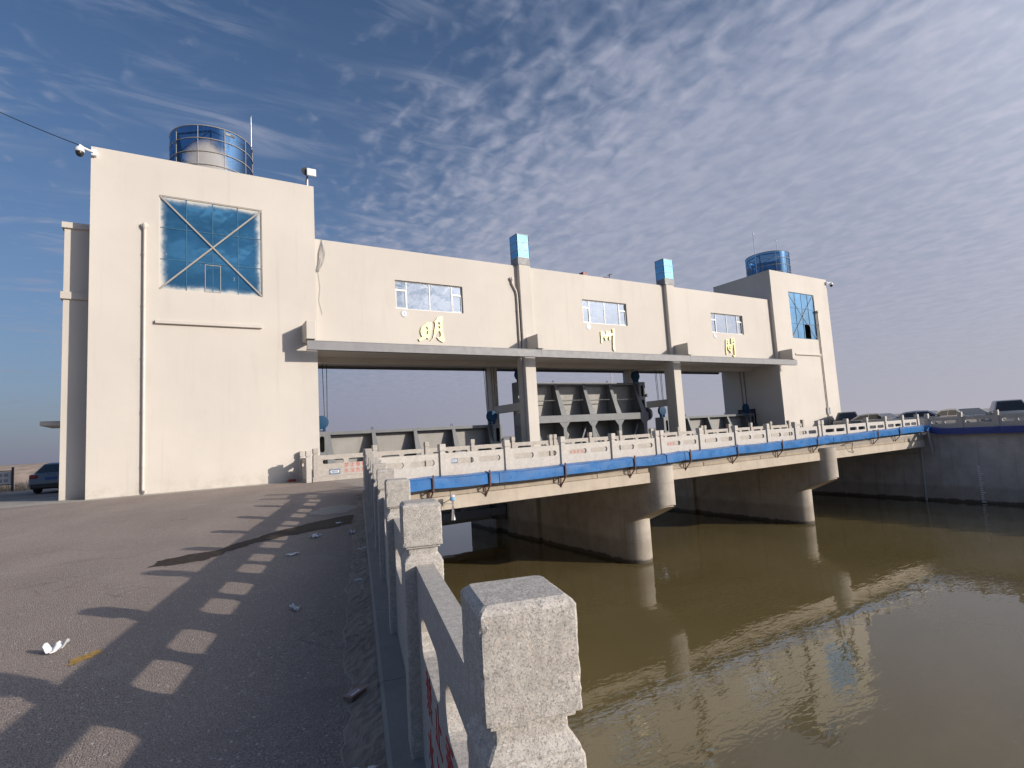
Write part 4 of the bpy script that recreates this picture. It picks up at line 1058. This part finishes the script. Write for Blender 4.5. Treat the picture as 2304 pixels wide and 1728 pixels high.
# ------------------------------------------------------------------ sluice gates and their hoist blocks
def gate_parts(t, cx, zt):
    hw, gy = 5.38, 28.95                      # half width, skin plate plane
    zb = zt - 5.6; zm0, zm1 = zt - 2.63, zt - 2.18
    part('skin_plate', MB().box(cx - hw + 0.02, cx + hw - 0.02, gy, gy + 0.06, zb, zt - 0.02), M['skin'], t)
    part('top_beam', MB().box(cx - hw + 0.5, cx + hw - 0.5, gy - 0.40, gy - 0.002, zt - 0.06, zt).box(cx - hw + 0.5, cx + hw - 0.5, gy - 0.42, gy - 0.39, zt - 0.16, zt + 0.002), M['steel'], t)
    part('main_beam', MB().bbox(cx - hw + 0.3, cx + hw - 0.3, gy - 1.24, gy - 1.20, zm0, zm1, 0.01).box(cx - hw + 0.3, cx + hw - 0.3, gy - 1.20, gy - 0.003, (zm0 + zm1) / 2 - 0.02, (zm0 + zm1) / 2 + 0.02), M['steel'], t)
    part('main_beam', MB().bbox(cx - hw + 0.3, cx + hw - 0.3, gy - 1.24, gy - 1.20, zb + 0.35, zb + 0.80, 0.01).box(cx - hw + 0.3, cx + hw - 0.3, gy - 1.20, gy - 0.003, zb + 0.55, zb + 0.59), M['steel'], t)
    rx = [cx + 2.34 * k for k in (-2, -1, 0, 1, 2)]
    for x in rx:
        a = gy - 0.42; b = gy - 1.22
        mb = MB().plate([(gy - 0.003, zt - 0.06), (a, zt - 0.06), (b + 0.05, zm1), (gy - 0.003, zm1)], [], x - 0.012, x + 0.012, lambda u, v, w_: (w_, u, v))
        v8 = [(x - 0.09, a, zt - 0.08), (x + 0.09, a, zt - 0.08), (x + 0.22, b, zm1 + 0.002), (x - 0.22, b, zm1 + 0.002)]
        mb.add(v8 + [(q[0], q[1] + 0.025, q[2]) for q in v8], [(0, 3, 2, 1), (4, 5, 6, 7), (0, 1, 5, 4), (1, 2, 6, 5), (2, 3, 7, 6), (3, 0, 4, 7)])
        part('rib', mb, M['steel'], t)
        mb = MB().bbox(x - 0.13, x + 0.13, b, b + 0.03, zb + 0.80, zm0, 0.008).box(x - 0.012, x + 0.012, b + 0.03, gy - 0.004, zb + 0.8, zm0)
        part('truss_post', mb, M['steel'], t)
        for s in (-1, 1):                      # gusset plates under the main beam
            part('gusset', MB().plate([(x + s * 0.13, zm0), (x + s * 0.42, zm0), (x + s * 0.13, zm0 - 0.36)], [], b + 0.004, b + 0.022, mpY), M['steel'], t)
    for i in range(4):
        x0_, x1_ = rx[i] + 0.2, rx[i + 1] - 0.2
        s = (x0_, x1_) if i % 2 == 0 else (x1_, x0_)
        part('diagonal', MB().obox((s[0], gy - 0.85, zm0 - 0.05), (s[0] + (s[1] - s[0]) * 0.52, gy - 0.85, zb + 0.85), 0.11, 0.03, (0, -1, 0)), M['steel'], t)
        part('stiffener', MB().tube([(rx[i] + 0.03, gy - 0.55, zt - 1.22), (rx[i + 1] - 0.25, gy - 0.62, zt - 1.18)], 0.03, 6), M['alu'], t)
        part('stiffener', MB().box(rx[i] + 0.05, rx[i + 1] - 1.2, gy - 0.06, gy - 0.003, zt - 1.80, zt - 1.77), M['steel'], t)
    for s in (-1, 1):
        xa = cx + s * (hw - 0.62); xb = cx + s * hw; a, b = min(xa, xb), max(xa, xb); cxp = (a + b) / 2
        slots = [[(cxp + (-0.16 if k < 2 or k > 5 else 0.16), 0) for k in range(1)]]
        holes = []
        for zc_, hh in ((zt - 0.62, 0.34), (zt - 1.62, 0.30), (zt - 2.75, 0.32), (zt - 3.8, 0.32)):
            hl = []
            for k in range(9): hl.append((cxp + 0.115 * math.cos(math.pi * k / 8), zc_ + hh - 0.05 + 0.115 * math.sin(math.pi * k / 8)))
            for k in range(9): hl.append((cxp - 0.115 * math.cos(math.pi * k / 8), zc_ - hh + 0.05 - 0.115 * math.sin(math.pi * k / 8)))
            holes.append(hl)
        yf = gy - 0.80
        mb = MB().plate([(a, zb), (b, zb), (b, zt + 0.02), (a, zt + 0.02)], holes, yf, yf + 0.03, mpY)
        mb.box(a, a + 0.03, yf + 0.03, gy - 0.002, zb, zt + 0.02).box(b - 0.03, b, yf + 0.03, gy - 0.002, zb, zt + 0.02).box(a + 0.03, b - 0.03, yf + 0.03, gy - 0.002, zt - 0.01, zt + 0.02)
        part('end_post', mb, M['steel'], t)
        part('end_bracket', MB().plate([(xa + s * 0.0, zm1 + 0.35), (xa - s * 0.55, zm1), (xa - s * 0.55, zm0), (xa + s * 0.0, zm0 - 0.35)], [], yf - 0.03, yf - 0.004, mpY) if False else
             MB().plate([(xa, zm1 + 0.35), (xa - s * 0.5, zm1), (xa - s * 0.5, zm0), (xa, zm0 - 0.35)], [], yf + 0.035, yf + 0.06, mpY), M['steel'], t)
        xw = cx + s * (hw + 0.07)
        for zz_ in (zt - 2.30, zt - 4.6):
            w_ = part('wheel', MB().lathe([(0.02, -0.10), (0.40, -0.10), (0.45, -0.08), (0.45, 0.08), (0.40, 0.10), (0.36, 0.06), (0.14, 0.06), (0.12, 0.14), (0.02, 0.14)] if s < 0 else [(0.02, -0.14), (0.12, -0.14), (0.14, -0.06), (0.36, -0.06), (0.40, -0.10), (0.45, -0.08), (0.45, 0.08), (0.40, 0.10), (0.02, 0.10)], (xw, yf + 0.05, zz_), 28, 'x'), M['wheelgrey'], t, smooth=True)
            for k in range(6):
                an = 2 * math.pi * k / 6
                part('lightening_hole', MB().lathe([(0.05, -0.005), (0.05, 0.005)], (xw + s * 0.062, yf + 0.05 + 0.25 * math.cos(an), zz_ + 0.25 * math.sin(an)), 10, 'x'), M['alu'], w_)
        part('guide_roller', MB().lathe([(0.10, -0.06), (0.12, -0.03), (0.12, 0.03), (0.10, 0.06)], (xw, yf - 0.06, zt - 0.95), 16, 'y'), M['steel'], t, smooth=True)
    for x in (rx[1], rx[3]):
        part('lifting_eye', MB().tube([(x - 0.05, gy - 0.2, zt), (x - 0.055, gy - 0.2, zt + 0.10), (x, gy - 0.2, zt + 0.17), (x + 0.055, gy - 0.2, zt + 0.10), (x + 0.05, gy - 0.2, zt)], 0.018, 6), M['dark'], t)

M['wheelgrey'] = plain('worn_wheel_steel', (0.24, 0.24, 0.245), 0.45, 0.3, 0.15)
M['skin'] = plain('grey_skin_plate', (0.285, 0.275, 0.26), 0.55, 0.0, 0.12, 1.2, 0.1, 20, dirt=(0.26, 0.20, 0.14, 0.75), dscale=1.1)
GX = [11.0, 23.12, 35.5]; GT = [2.40, 4.95, 2.36]
gl = ['grey steel sluice gate in the left opening beside the near tower', 'grey steel sluice gate raised highest, in the middle opening', 'grey steel sluice gate in the right opening beside the far tower']
for cx, zt, lb in zip(GX, GT, gl):
    t = thing('sluice_gate', lb, 'sluice gate', (cx, 28.9, zt - 5.6), group='steel sluice gates in the three openings')
    gate_parts(t, cx, zt)

side_n = ('left', 'right')
def hoist_block(x, zt, label):
    y = 28.62; zc = zt + 0.50
    t = thing('hoist_block', label, 'hoist block', (x, y, zt), group='blue hoist blocks with ropes above the gates')
    for k in (-0.10, 0.06):
        part('sheave', MB().lathe([(0.03, 0.0), (0.30, 0.0), (0.34, 0.012), (0.34, 0.045), (0.03, 0.055)], (x, y + k, zc), 28, 'y'), M['bluepaint'], t, smooth=True)
    part('sheave_rim', MB().lathe([(0.28, -0.05), (0.31, -0.02), (0.31, 0.06), (0.28, 0.09)], (x, y - 0.0, zc), 28, 'y'), M['dark'], t, smooth=True)
    part('shackle', MB().box(x - 0.17, x - 0.10, y - 0.12, y + 0.12, zt - 0.02, zc - 0.16).box(x + 0.10, x + 0.17, y - 0.12, y + 0.12, zt - 0.02, zc - 0.16).tube([(x - 0.20, y, zt + 0.05), (x + 0.20, y, zt + 0.05)], 0.04, 10), M['bluepaint'], t)
    for k, (a, b) in enumerate(((-0.30, -0.42), (-0.14, -0.20), (0.16, 0.10), (0.30, 0.34))):
        part('rope', MB().tube([(x + a, y + 0.05 * (k % 2), zc + 0.05), (x + b, y + 0.08 * (k % 2), ZS - 0.01)], 0.017, 6), M['rope'], t)
for i, (cx, zt) in enumerate(zip(GX, GT)):
    for s, xo in ((0, -1), (1, 1)):
        hoist_block(cx + xo * 4.98, zt, 'blue sheave block with four ropes on the %s end of the %s sluice gate' % (side_n[s], ('left', 'raised middle', 'right')[i]))

# ------------------------------------------------------------------ small things on the buildings
def dome_camera(x, y, z, s, label):
    t = thing('dome_camera', label, 'security camera', (x, y, z), group='white dome cameras on the tower corners')
    part('mount', MB().bbox(x - 0.09, x + 0.09, y + 0.0, y + 0.16, z - 0.13, z + 0.13, 0.015), M['white'], t)
    bx, by = x + s * 0.42, y - 0.10
    part('arm', MB().tube([(x, y, z - 0.02), (x + s * 0.3, y - 0.06, z + 0.06), (bx, by, z + 0.14), (bx, by, z + 0.02)], [0.05, 0.045, 0.045, 0.06], 10), M['white'], t, smooth=True)
    part('housing', MB().lathe([(0.03, 0.10), (0.11, 0.07), (0.15, 0.0), (0.16, -0.10), (0.145, -0.12)], (bx, by, z - 0.03), 20), M['white'], t, smooth=True)
    part('lens_dome', MB().lathe([(0.13, 0.02), (0.13, -0.06), (0.105, -0.12), (0.06, -0.16), (0.01, -0.175)], (bx, by, z - 0.16), 20), M['black'], t, smooth=True)
dome_camera(-3.02, YF - 0.161, ZT - 0.30, -1, 'white dome camera on an arm at the upper left corner of the near tower')
dome_camera(49.50, YF - 0.161, ZT - 0.35, 1, 'small white dome camera at the upper right corner of the far tower')
t = thing('floodlight', 'white box floodlight on a short pole at the right edge of the near tower roof', 'floodlight', (5.05, 25.85, ZT))
part('pole', MB().tube([(5.05, 25.85, ZT - 0.05), (5.05, 25.85, ZT + 0.55)], 0.045, 10), M['white'], t, smooth=True)
part('bracket', MB().box(5.02, 5.08, 25.80, 25.9, ZT + 0.38, ZT + 0.62).tube([(5.0, 25.85, ZT + 0.2), (5.02, 25.80, ZT + 0.45)], 0.03, 8), M['dark'], t)
part('housing', MB().bbox(5.0, 5.42, 25.62, 25.72, ZT + 0.50, ZT + 0.86, 0.02), M['white'], t)
part('horn', MB().lathe([(0.20, 0.0), (0.19, 0.03), (0.10, 0.12), (0.05, 0.15)], (4.97, 25.75, ZT + 0.72), 18, 'y'), M['black'], t, smooth=True)
solo('overhead_cable', MB().tube([(-3.10 - 1.1 * k, YF + 0.3 + 1.2 * k, ZT - 0.02 + 0.98 * k - 0.035 * k * (12 - k) * 0.4) for k in range(13)], 0.018, 5), M['rope'], 'thin black cable running out to the left from the near tower roof', 'cable')
mb = MB(); rg = random.Random(5)
for k in range(9):
    x = 5.62 + rg.uniform(-.06, .14); yq = YM - 0.03 - 0.008 * k; sg = rg.uniform(-.15, .15)
    mb.tube([(5.66 + 0.03 * k / 9, YM - 0.02, ZM), (x + sg, yq, 10.9), (x - 0.08 + sg * 0.6, yq, 10.4), (5.46 + rg.uniform(-.05, .05), yq, 10.0)], 0.009, 4)
mb.tube([(5.46, YM - 0.03, 10.0), (5.55, YM - 0.03, 9.2), (5.48, YM - 0.03, 8.55), (5.62, YM - 0.03, 7.9)], 0.009, 4)
mb.tube([(5.38, YM - 0.03, 10.02), (5.44, YM - 0.06, 9.96), (5.52, YM - 0.05, 9.97), (5.47, YM - 0.04, 10.05), (5.38, YM - 0.03, 10.02)], 0.02, 5)
solo('wire_bundle', mb, M['greypipe'], 'bundle of loose wires hanging down the hall wall beside the near tower', 'wires')
t = thing('roof_siren', 'small dark red motor on the hall roof edge above the middle window', 'motor', (22.3, 26.4, ZM))
part('body', MB().bbox(21.95, 22.35, 26.3, 26.7, ZM - 0.1, ZM + 0.34, 0.03), plain('maroon_paint', (0.20, 0.045, 0.05), 0.5), t)
part('bracket', MB().obox((21.7, 26.4, ZM + 0.02), (22.7, 26.4, ZM + 0.05), 0.08, 0.05).obox((21.85, 26.4, ZM), (22.0, 26.4, ZM + 0.25), 0.05, 0.05), M['rust'], t)
solo('roof_debris', MB().bbox(23.4, 24.5, 26.2, 26.5, ZM - 0.05, ZM + 0.08, 0.02).bbox(23.7, 24.0, 26.25, 26.45, ZM + 0.08, ZM + 0.17, 0.02).tube([(24.15, 26.3, ZM + 0.05), (24.22, 26.3, ZM + 0.42)], 0.03, 6).tube([(24.05, 26.3, ZM + 0.3), (24.4, 26.3, ZM + 0.44)], 0.03, 6), M['rust'], 'rusty scraps lying on the hall roof edge right of the red motor', 'scrap')
solo('brick_scrap', MB().bbox(3.92, 4.22, 25.44, 25.56, ZD + 0.02, ZD + 0.13, 0.008), plain('red_plastic', (0.42, 0.05, 0.04), 0.5), 'small red block lying at the foot of the near tower wall', 'scrap')
# ultrasonic level sensor on the girder
t = thing('level_sensor', 'blue headed level sensor with a long steel cone below the bridge edge', 'sensor', (7.24, 15.8, -0.3))
part('head', MB().lathe([(0.065, -0.27), (0.085, -0.25), (0.085, -0.17), (0.07, -0.155)], (7.24, 15.8, 0.0), 18), plain('sky_blue_plastic', (0.20, 0.42, 0.62), 0.4), t, smooth=True)
part('cap', MB().lathe([(0.075, -0.155), (0.085, -0.14), (0.085, -0.11), (0.06, -0.09)], (7.24, 15.8, 0.0), 18), M['white'], t, smooth=True)
part('cone', MB().lathe([(0.03, -0.27), (0.03, -0.36), (0.022, -0.40), (0.09, -0.86), (0.085, -0.86)], (7.24, 15.8, 0.0), 20), M['chrome'], t, smooth=True)
part('bracket', MB().obox((7.22, 15.8, -0.36), (6.9, 16.15, -0.36), 0.04, 0.02).box(6.98, 7.0, 15.95, 16.03, -0.44, -0.28), M['chrome'], t)
part('cable', MB().tube([(7.16, 15.8, -0.22), (7.0, 15.85, -0.30), (6.8, 16.0, -0.36), (6.5, 16.12, -0.40)], 0.011, 6), M['black'], t)

# ------------------------------------------------------------------ cars
def car_parts(t, paint, kind):
    """x forward, length about 4.5; parts in local coordinates"""
    if kind == 'sedan':
        L0, L1, belt, roof, g = -2.25, 2.25, 0.92, 1.46, [(-1.75, 0.98), (-1.05, 1.40), (-0.35, 1.465), (0.35, 1.44), (1.15, 0.98)]
        body = [(-2.25, 0.35), (-2.27, 0.62), (-2.2, 0.93), (-1.75, 0.98), (1.15, 0.96), (1.95, 0.84), (2.22, 0.66), (2.25, 0.35), (2.0, 0.22), (-2.0, 0.22)]
    elif kind == 'suv':
        g = [(-2.05, 1.05), (-1.75, 1.62), (-0.8, 1.70), (0.25, 1.66), (1.0, 1.05)]
        body = [(-2.2, 0.38), (-2.22, 0.7), (-2.15, 1.02), (-2.05, 1.06), (1.0, 1.06), (1.95, 0.98), (2.2, 0.75), (2.22, 0.38), (1.95, 0.28), (-1.95, 0.28)]
    else:     # pickup
        g = [(-0.75, 1.10), (-0.60, 1.72), (-0.1, 1.78), (0.65, 1.74), (1.30, 1.10)]
        body = [(-2.6, 0.45), (-2.6, 1.08), (-0.75, 1.12), (1.3, 1.10), (2.25, 1.02), (2.45, 0.8), (2.48, 0.45), (2.2, 0.35), (-2.3, 0.35)]
    hw = 0.88
    mb = MB(); n = len(body)
    secs = [(-hw, 0.94), (-hw + 0.06, 1.0), (hw - 0.06, 1.0), (hw, 0.94)]
    zc = 0.62
    v = [(x * (0.97 if s != 1.0 else 1), y, zc + (z - zc) * s) for y, s in secs for x, z in body]
    f = [tuple(range(n))[::-1], tuple(range(3 * n, 4 * n))] + [(r_ * n + i, r_ * n + (i + 1) % n, (r_ + 1) * n + (i + 1) % n, (r_ + 1) * n + i) for r_ in range(3) for i in range(n)]
    mb.add(v, f); mb.fix = True
    part('body', mb, paint, t, local=True, smooth=True)
    m_ = len(g); mb = MB()
    hr = lambda z: hw - 0.04 - (z - 0.98) * 0.36
    v = [(x, -hr(z), z) for x, z in g] + [(x, hr(z), z) for x, z in g]
    mb.add(v, [tuple(range(m_)), tuple(range(2 * m_ - 1, m_ - 1, -1))] + [(i, i + m_, (i + 1) + m_, i + 1) for i in range(m_ - 1)]); mb.fix = True
    part('cabin', mb, paint, t, local=True, smooth=True)
    gl = MB()
    for s in (-1, 1):
        zs0, zs1 = g[0][1] + 0.06, g[2][1] - 0.10
        q = [(g[0][0] + 0.22, zs0), (g[1][0] + 0.12, zs1 - 0.03), (g[3][0] - 0.05, zs1), (g[4][0] - 0.25, zs0)]
        mid = (q[0][0] + q[3][0]) / 2
        for poly in ([q[0], q[1], (mid - 0.03, zs1), (mid - 0.03, zs0)], [(mid + 0.03, zs0), (mid + 0.03, zs1), q[2], q[3]]):
            part('side_window', MB().add([(x, s * (hr(z) + 0.006), z) for x, z in poly], [(0, 1, 2, 3)]), M['carglass'], t, local=True)
    for (a, b, nm) in ((g[3], g[4], 'windscreen'), (g[1], g[0], 'rear_window')):
        d = Vector((b[0] - a[0], b[1] - a[1])); nn = Vector((d.y, -d.x)).normalized()
        if nn.y < 0: nn = -nn
        p0 = Vector(a) + d * 0.08 + nn * 0.008; p1 = Vector(a) + d * 0.93 + nn * 0.008
        part(nm, MB().add([(p0.x, -hr(p0.y) + 0.06, p0.y), (p0.x, hr(p0.y) - 0.06, p0.y), (p1.x, hr(p1.y) - 0.05, p1.y), (p1.x, -hr(p1.y) + 0.05, p1.y)], [(0, 1, 2, 3)]), M['carglass'], t, local=True)
    xe = body[0][0]
    for s in (-1, 1):
        for x in (-1.38 if kind != 'pickup' else -1.6, 1.38 if kind != 'pickup' else 1.55):
            wh = part('wheel', MB().lathe([(0.20, -0.10), (0.31, -0.10), (0.33, -0.06), (0.33, 0.06), (0.31, 0.10), (0.20, 0.10)], (x, s * 0.80, 0.33), 22, 'y'), M['tyre'], t, local=True, smooth=True)
            part('rim', MB().lathe([(0.03, -0.02), (0.20, -0.02), (0.20, 0.02), (0.03, 0.02)], (x, s * 0.895, 0.33), 14, 'y'), M['alu'], wh, local=True)
        part('headlight', MB().bbox(body[-3][0] - 0.16, body[-3][0] + 0.0, s * 0.66 - 0.17, s * 0.66 + 0.17, 0.66, 0.80, 0.03), M['chrome'], t, local=True)
        part('tail_light', MB().bbox(xe - 0.02, xe + 0.12, s * 0.68 - 0.16, s * 0.68 + 0.16, 0.74, 0.92, 0.03), M['tail'], t, local=True)
        part('mirror', MB().bbox(g[4][0] - 0.35, g[4][0] - 0.20, s * 0.98 - 0.09, s * 0.98 + 0.09, 0.98, 1.12, 0.03), paint, t, local=True)
    part('number_plate', MB().box(xe - 0.035, xe - 0.01, -0.22, 0.22, 0.66, 0.79), M['plate'], t, local=True)
    part('number_plate', MB().box(body[-3][0] + 0.005, body[-3][0] + 0.03, -0.22, 0.22, 0.42, 0.55), M['plate'], t, local=True)
    part('bumper', MB().bbox(xe - 0.045, xe + 0.1, -0.80, 0.80, 0.26, 0.48, 0.04), M['black'], t, local=True)
M['tail'] = plain('red_lens', (0.22, 0.015, 0.015), 0.2); M['plate'] = plain('blue_plate', (0.03, 0.09, 0.30), 0.4)
def paintm(nm, c): return plain(nm, c, 0.22, 0.3, 0.04)
grp = 'vehicles parked on the right bank behind the railing'
cars = [('car', 'dark grey estate car partly hidden by the far tower, parked leftmost on the right bank', 'suv', (0.12, 0.125, 0.13), (47.0, 23.9), 205),
        ('car', 'silver saloon parked second from the far tower on the right bank', 'sedan', (0.50, 0.51, 0.53), (46.4, 21.2), 262),
        ('car', 'grey saloon in the middle of the cars behind the shaded bank railing', 'sedan', (0.62, 0.63, 0.64), (45.9, 17.9), 275),
        ('car', 'pale silver saloon between the grey saloon and the pickup on the right bank', 'sedan', (0.66, 0.66, 0.66), (45.0, 15.35), 235),
        ('pickup_truck', 'grey pickup truck with a wide dark windscreen parked at the right edge', 'pickup', (0.36, 0.37, 0.38), (44.6, 12.95), 205)]
for nm, lb, kd, c, p, rz in cars:
    t = thing(nm, lb, 'car' if nm == 'car' else 'pickup truck', (p[0], p[1], ZD - 0.01), R(rz), grp)
    car_parts(t, paintm('car_paint_' + str(int(c[0] * 100)), c), kd); t.scale = (1.06, 1.06, 1.08)
t = thing('car', 'blue grey saloon parked in shade behind the left annex, seen from behind', 'car', (-5.05, 36.2, ZD), R(80))
car_parts(t, paintm('car_paint_steel_blue', (0.13, 0.16, 0.20)), 'sedan')

# notice board at the left edge
t = thing('notice_board', 'grey notice board with two posts at the far left edge of the pavement', 'notice board', (-9.6, 47.6, 0.1))
part('post', MB().bbox(-9.62, -9.50, 47.55, 47.67, -0.4, 1.52, 0.01), M['dark'], t); part('post', MB().bbox(-12.6, -12.48, 47.55, 47.67, -0.4, 1.52, 0.01), M['dark'], t)
part('rail', MB().box(-12.48, -9.62, 47.58, 47.64, 1.26, 1.32), M['dark'], t); part('rail', MB().box(-12.48, -9.62, 47.58, 47.64, 0.38, 0.44), M['dark'], t)
bd = part('board', MB().box(-12.47, -9.63, 47.60, 47.62, 0.46, 1.24), M['greypipe'], t)
for k in range(2):
    mb = MB()
    for q in range(9): mb.box(-12.30 + q * 0.29, -12.30 + q * 0.29 + 0.20, 47.593, 47.599, 0.92 - 0.36 * k, 1.12 - 0.36 * k)
    part('print_line', mb, M['beam'], bd)

# far lattice mast seen under the hall, distance haze painted into its pale colour
t = thing('lattice_mast', 'faint far lattice mast seen above the raised middle gate', 'mast', (478, 530, 0))
mb = MB()
for k in range(14):
    z0, z1 = k * 6.0, (k + 1) * 6.0; w0, w1 = 4.5 - 0.28 * k, 4.5 - 0.28 * (k + 1)
    for a in range(4):
        c0 = [(-1, -1), (1, -1), (1, 1), (-1, 1)][a]; c1 = [(-1, -1), (1, -1), (1, 1), (-1, 1)][(a + 1) % 4]
        mb.obox((478 + c0[0] * w0, 530 + c0[1] * w0, z0), (478 + c0[0] * w1, 530 + c0[1] * w1, z1), 0.35, 0.35)
        mb.obox((478 + c0[0] * w0, 530 + c0[1] * w0, z0), (478 + c1[0] * w1, 530 + c1[1] * w1, z1), 0.2, 0.2)
part('tower_frame', mb, plain('haze_pale_steel', (0.42, 0.43, 0.48), 0.6), t)

# ------------------------------------------------------------------ litter on the pavement
def paper(x, y, sx, sy, rz, label, seed, crump=0.03, mat=None, name='paper_scrap', n=14):
    rg = random.Random(seed); rows = []
    for i in range(n):
        row = []
        for j in range(n):
            u, v = i / (n - 1) - 0.5, j / (n - 1) - 0.5
            h = crump * abs(mnoise.noise(Vector((u * 2.2 + seed, v * 2.2, seed * 1.7)))) * 1.5 + 0.16 * crump * abs(mnoise.noise(Vector((u * 7 + seed, v * 7, seed)))) + 0.003
            e = 0.22 * mnoise.noise(Vector((u * 2.6, v * 2.6, seed + 9.0)))
            row.append((u * sx * (1 + e), v * sy * (1 + 2 * e), h))
        rows.append(row)
    mb = MB(); grid(mb, rows)
    o = solo(name, mb, mat or M['paper'], label, 'litter', 'litter on the pavement', at=(x, y, GZ(y) + 0.004), rot=(0, 0, rz))
    return o
paper(-0.94, 6.27, 0.17, 0.13, 0.75, 'largest crumpled white tissue, on the sunlit pavement near the left edge', 3.3, 0.075)
paper(0.97, 6.02, 0.055, 0.15, 0.3, 'small crumpled white tissue alone in the middle of the shaded walkway', 11, 0.05)
paper(2.39, 8.60, 0.17, 0.13, 0.2, 'flat white paper beside the kerb, right of the shaded walkway', 5, 0.015)
paper(1.78, 6.72, 0.12, 0.08, 0.5, 'small white paper at the kerb, nearest the second railing post', 6, 0.02)
paper(1.42, 9.02, 0.17, 0.12, 0.4, 'white paper scrap left of the kerb just below the wet patch', 7, 0.035)
paper(2.01, 10.32, 0.14, 0.15, 0.5, 'crumpled white paper touching the lower edge of the wet patch', 8, 0.06)
paper(2.62, 10.16, 0.12, 0.16, -0.4, 'folded white paper right of the crumpled one below the wet patch', 9, 0.07)
paper(2.76, 11.72, 0.12, 0.10, 0.2, 'farthest white paper scrap, lying on the wet patch', 10, 0.03)
paper(0.775, 2.84, 0.20, 0.30, 1.35, 'pale blue plastic sheet at the bottom edge beside the kerb', 14, 0.012, plain('pale_blue_plastic', (0.52, 0.60, 0.64), 0.35))
mb = MB().bbox(-0.075, 0.075, -0.035, 0.035, 0.0, 0.028, 0.003)
t = thing('cardboard_box', 'small flattened printed snack box lying by the kerb in the foreground', 'litter', (0.955, 3.74, GZ(3.74) + 0.008), 0.62)
part('carton', mb, plain('brown_carton', (0.24, 0.16, 0.13), 0.55, var=0.3, scale=60), t, local=True)
part('print', MB().box(-0.055, 0.050, -0.026, 0.030, 0.0282, 0.0288), plain('grey_print', (0.20, 0.19, 0.26), 0.5, var=0.4, scale=90), t, local=True)
part('print', MB().box(-0.050, -0.036, -0.018, -0.006, 0.0290, 0.0294).box(-0.032, -0.018, -0.017, -0.005, 0.0290, 0.0294).box(-0.014, 0.0, -0.017, -0.005, 0.0290, 0.0294).box(0.006, 0.03, -0.015, -0.004, 0.0290, 0.0294), M['white'], t, local=True)
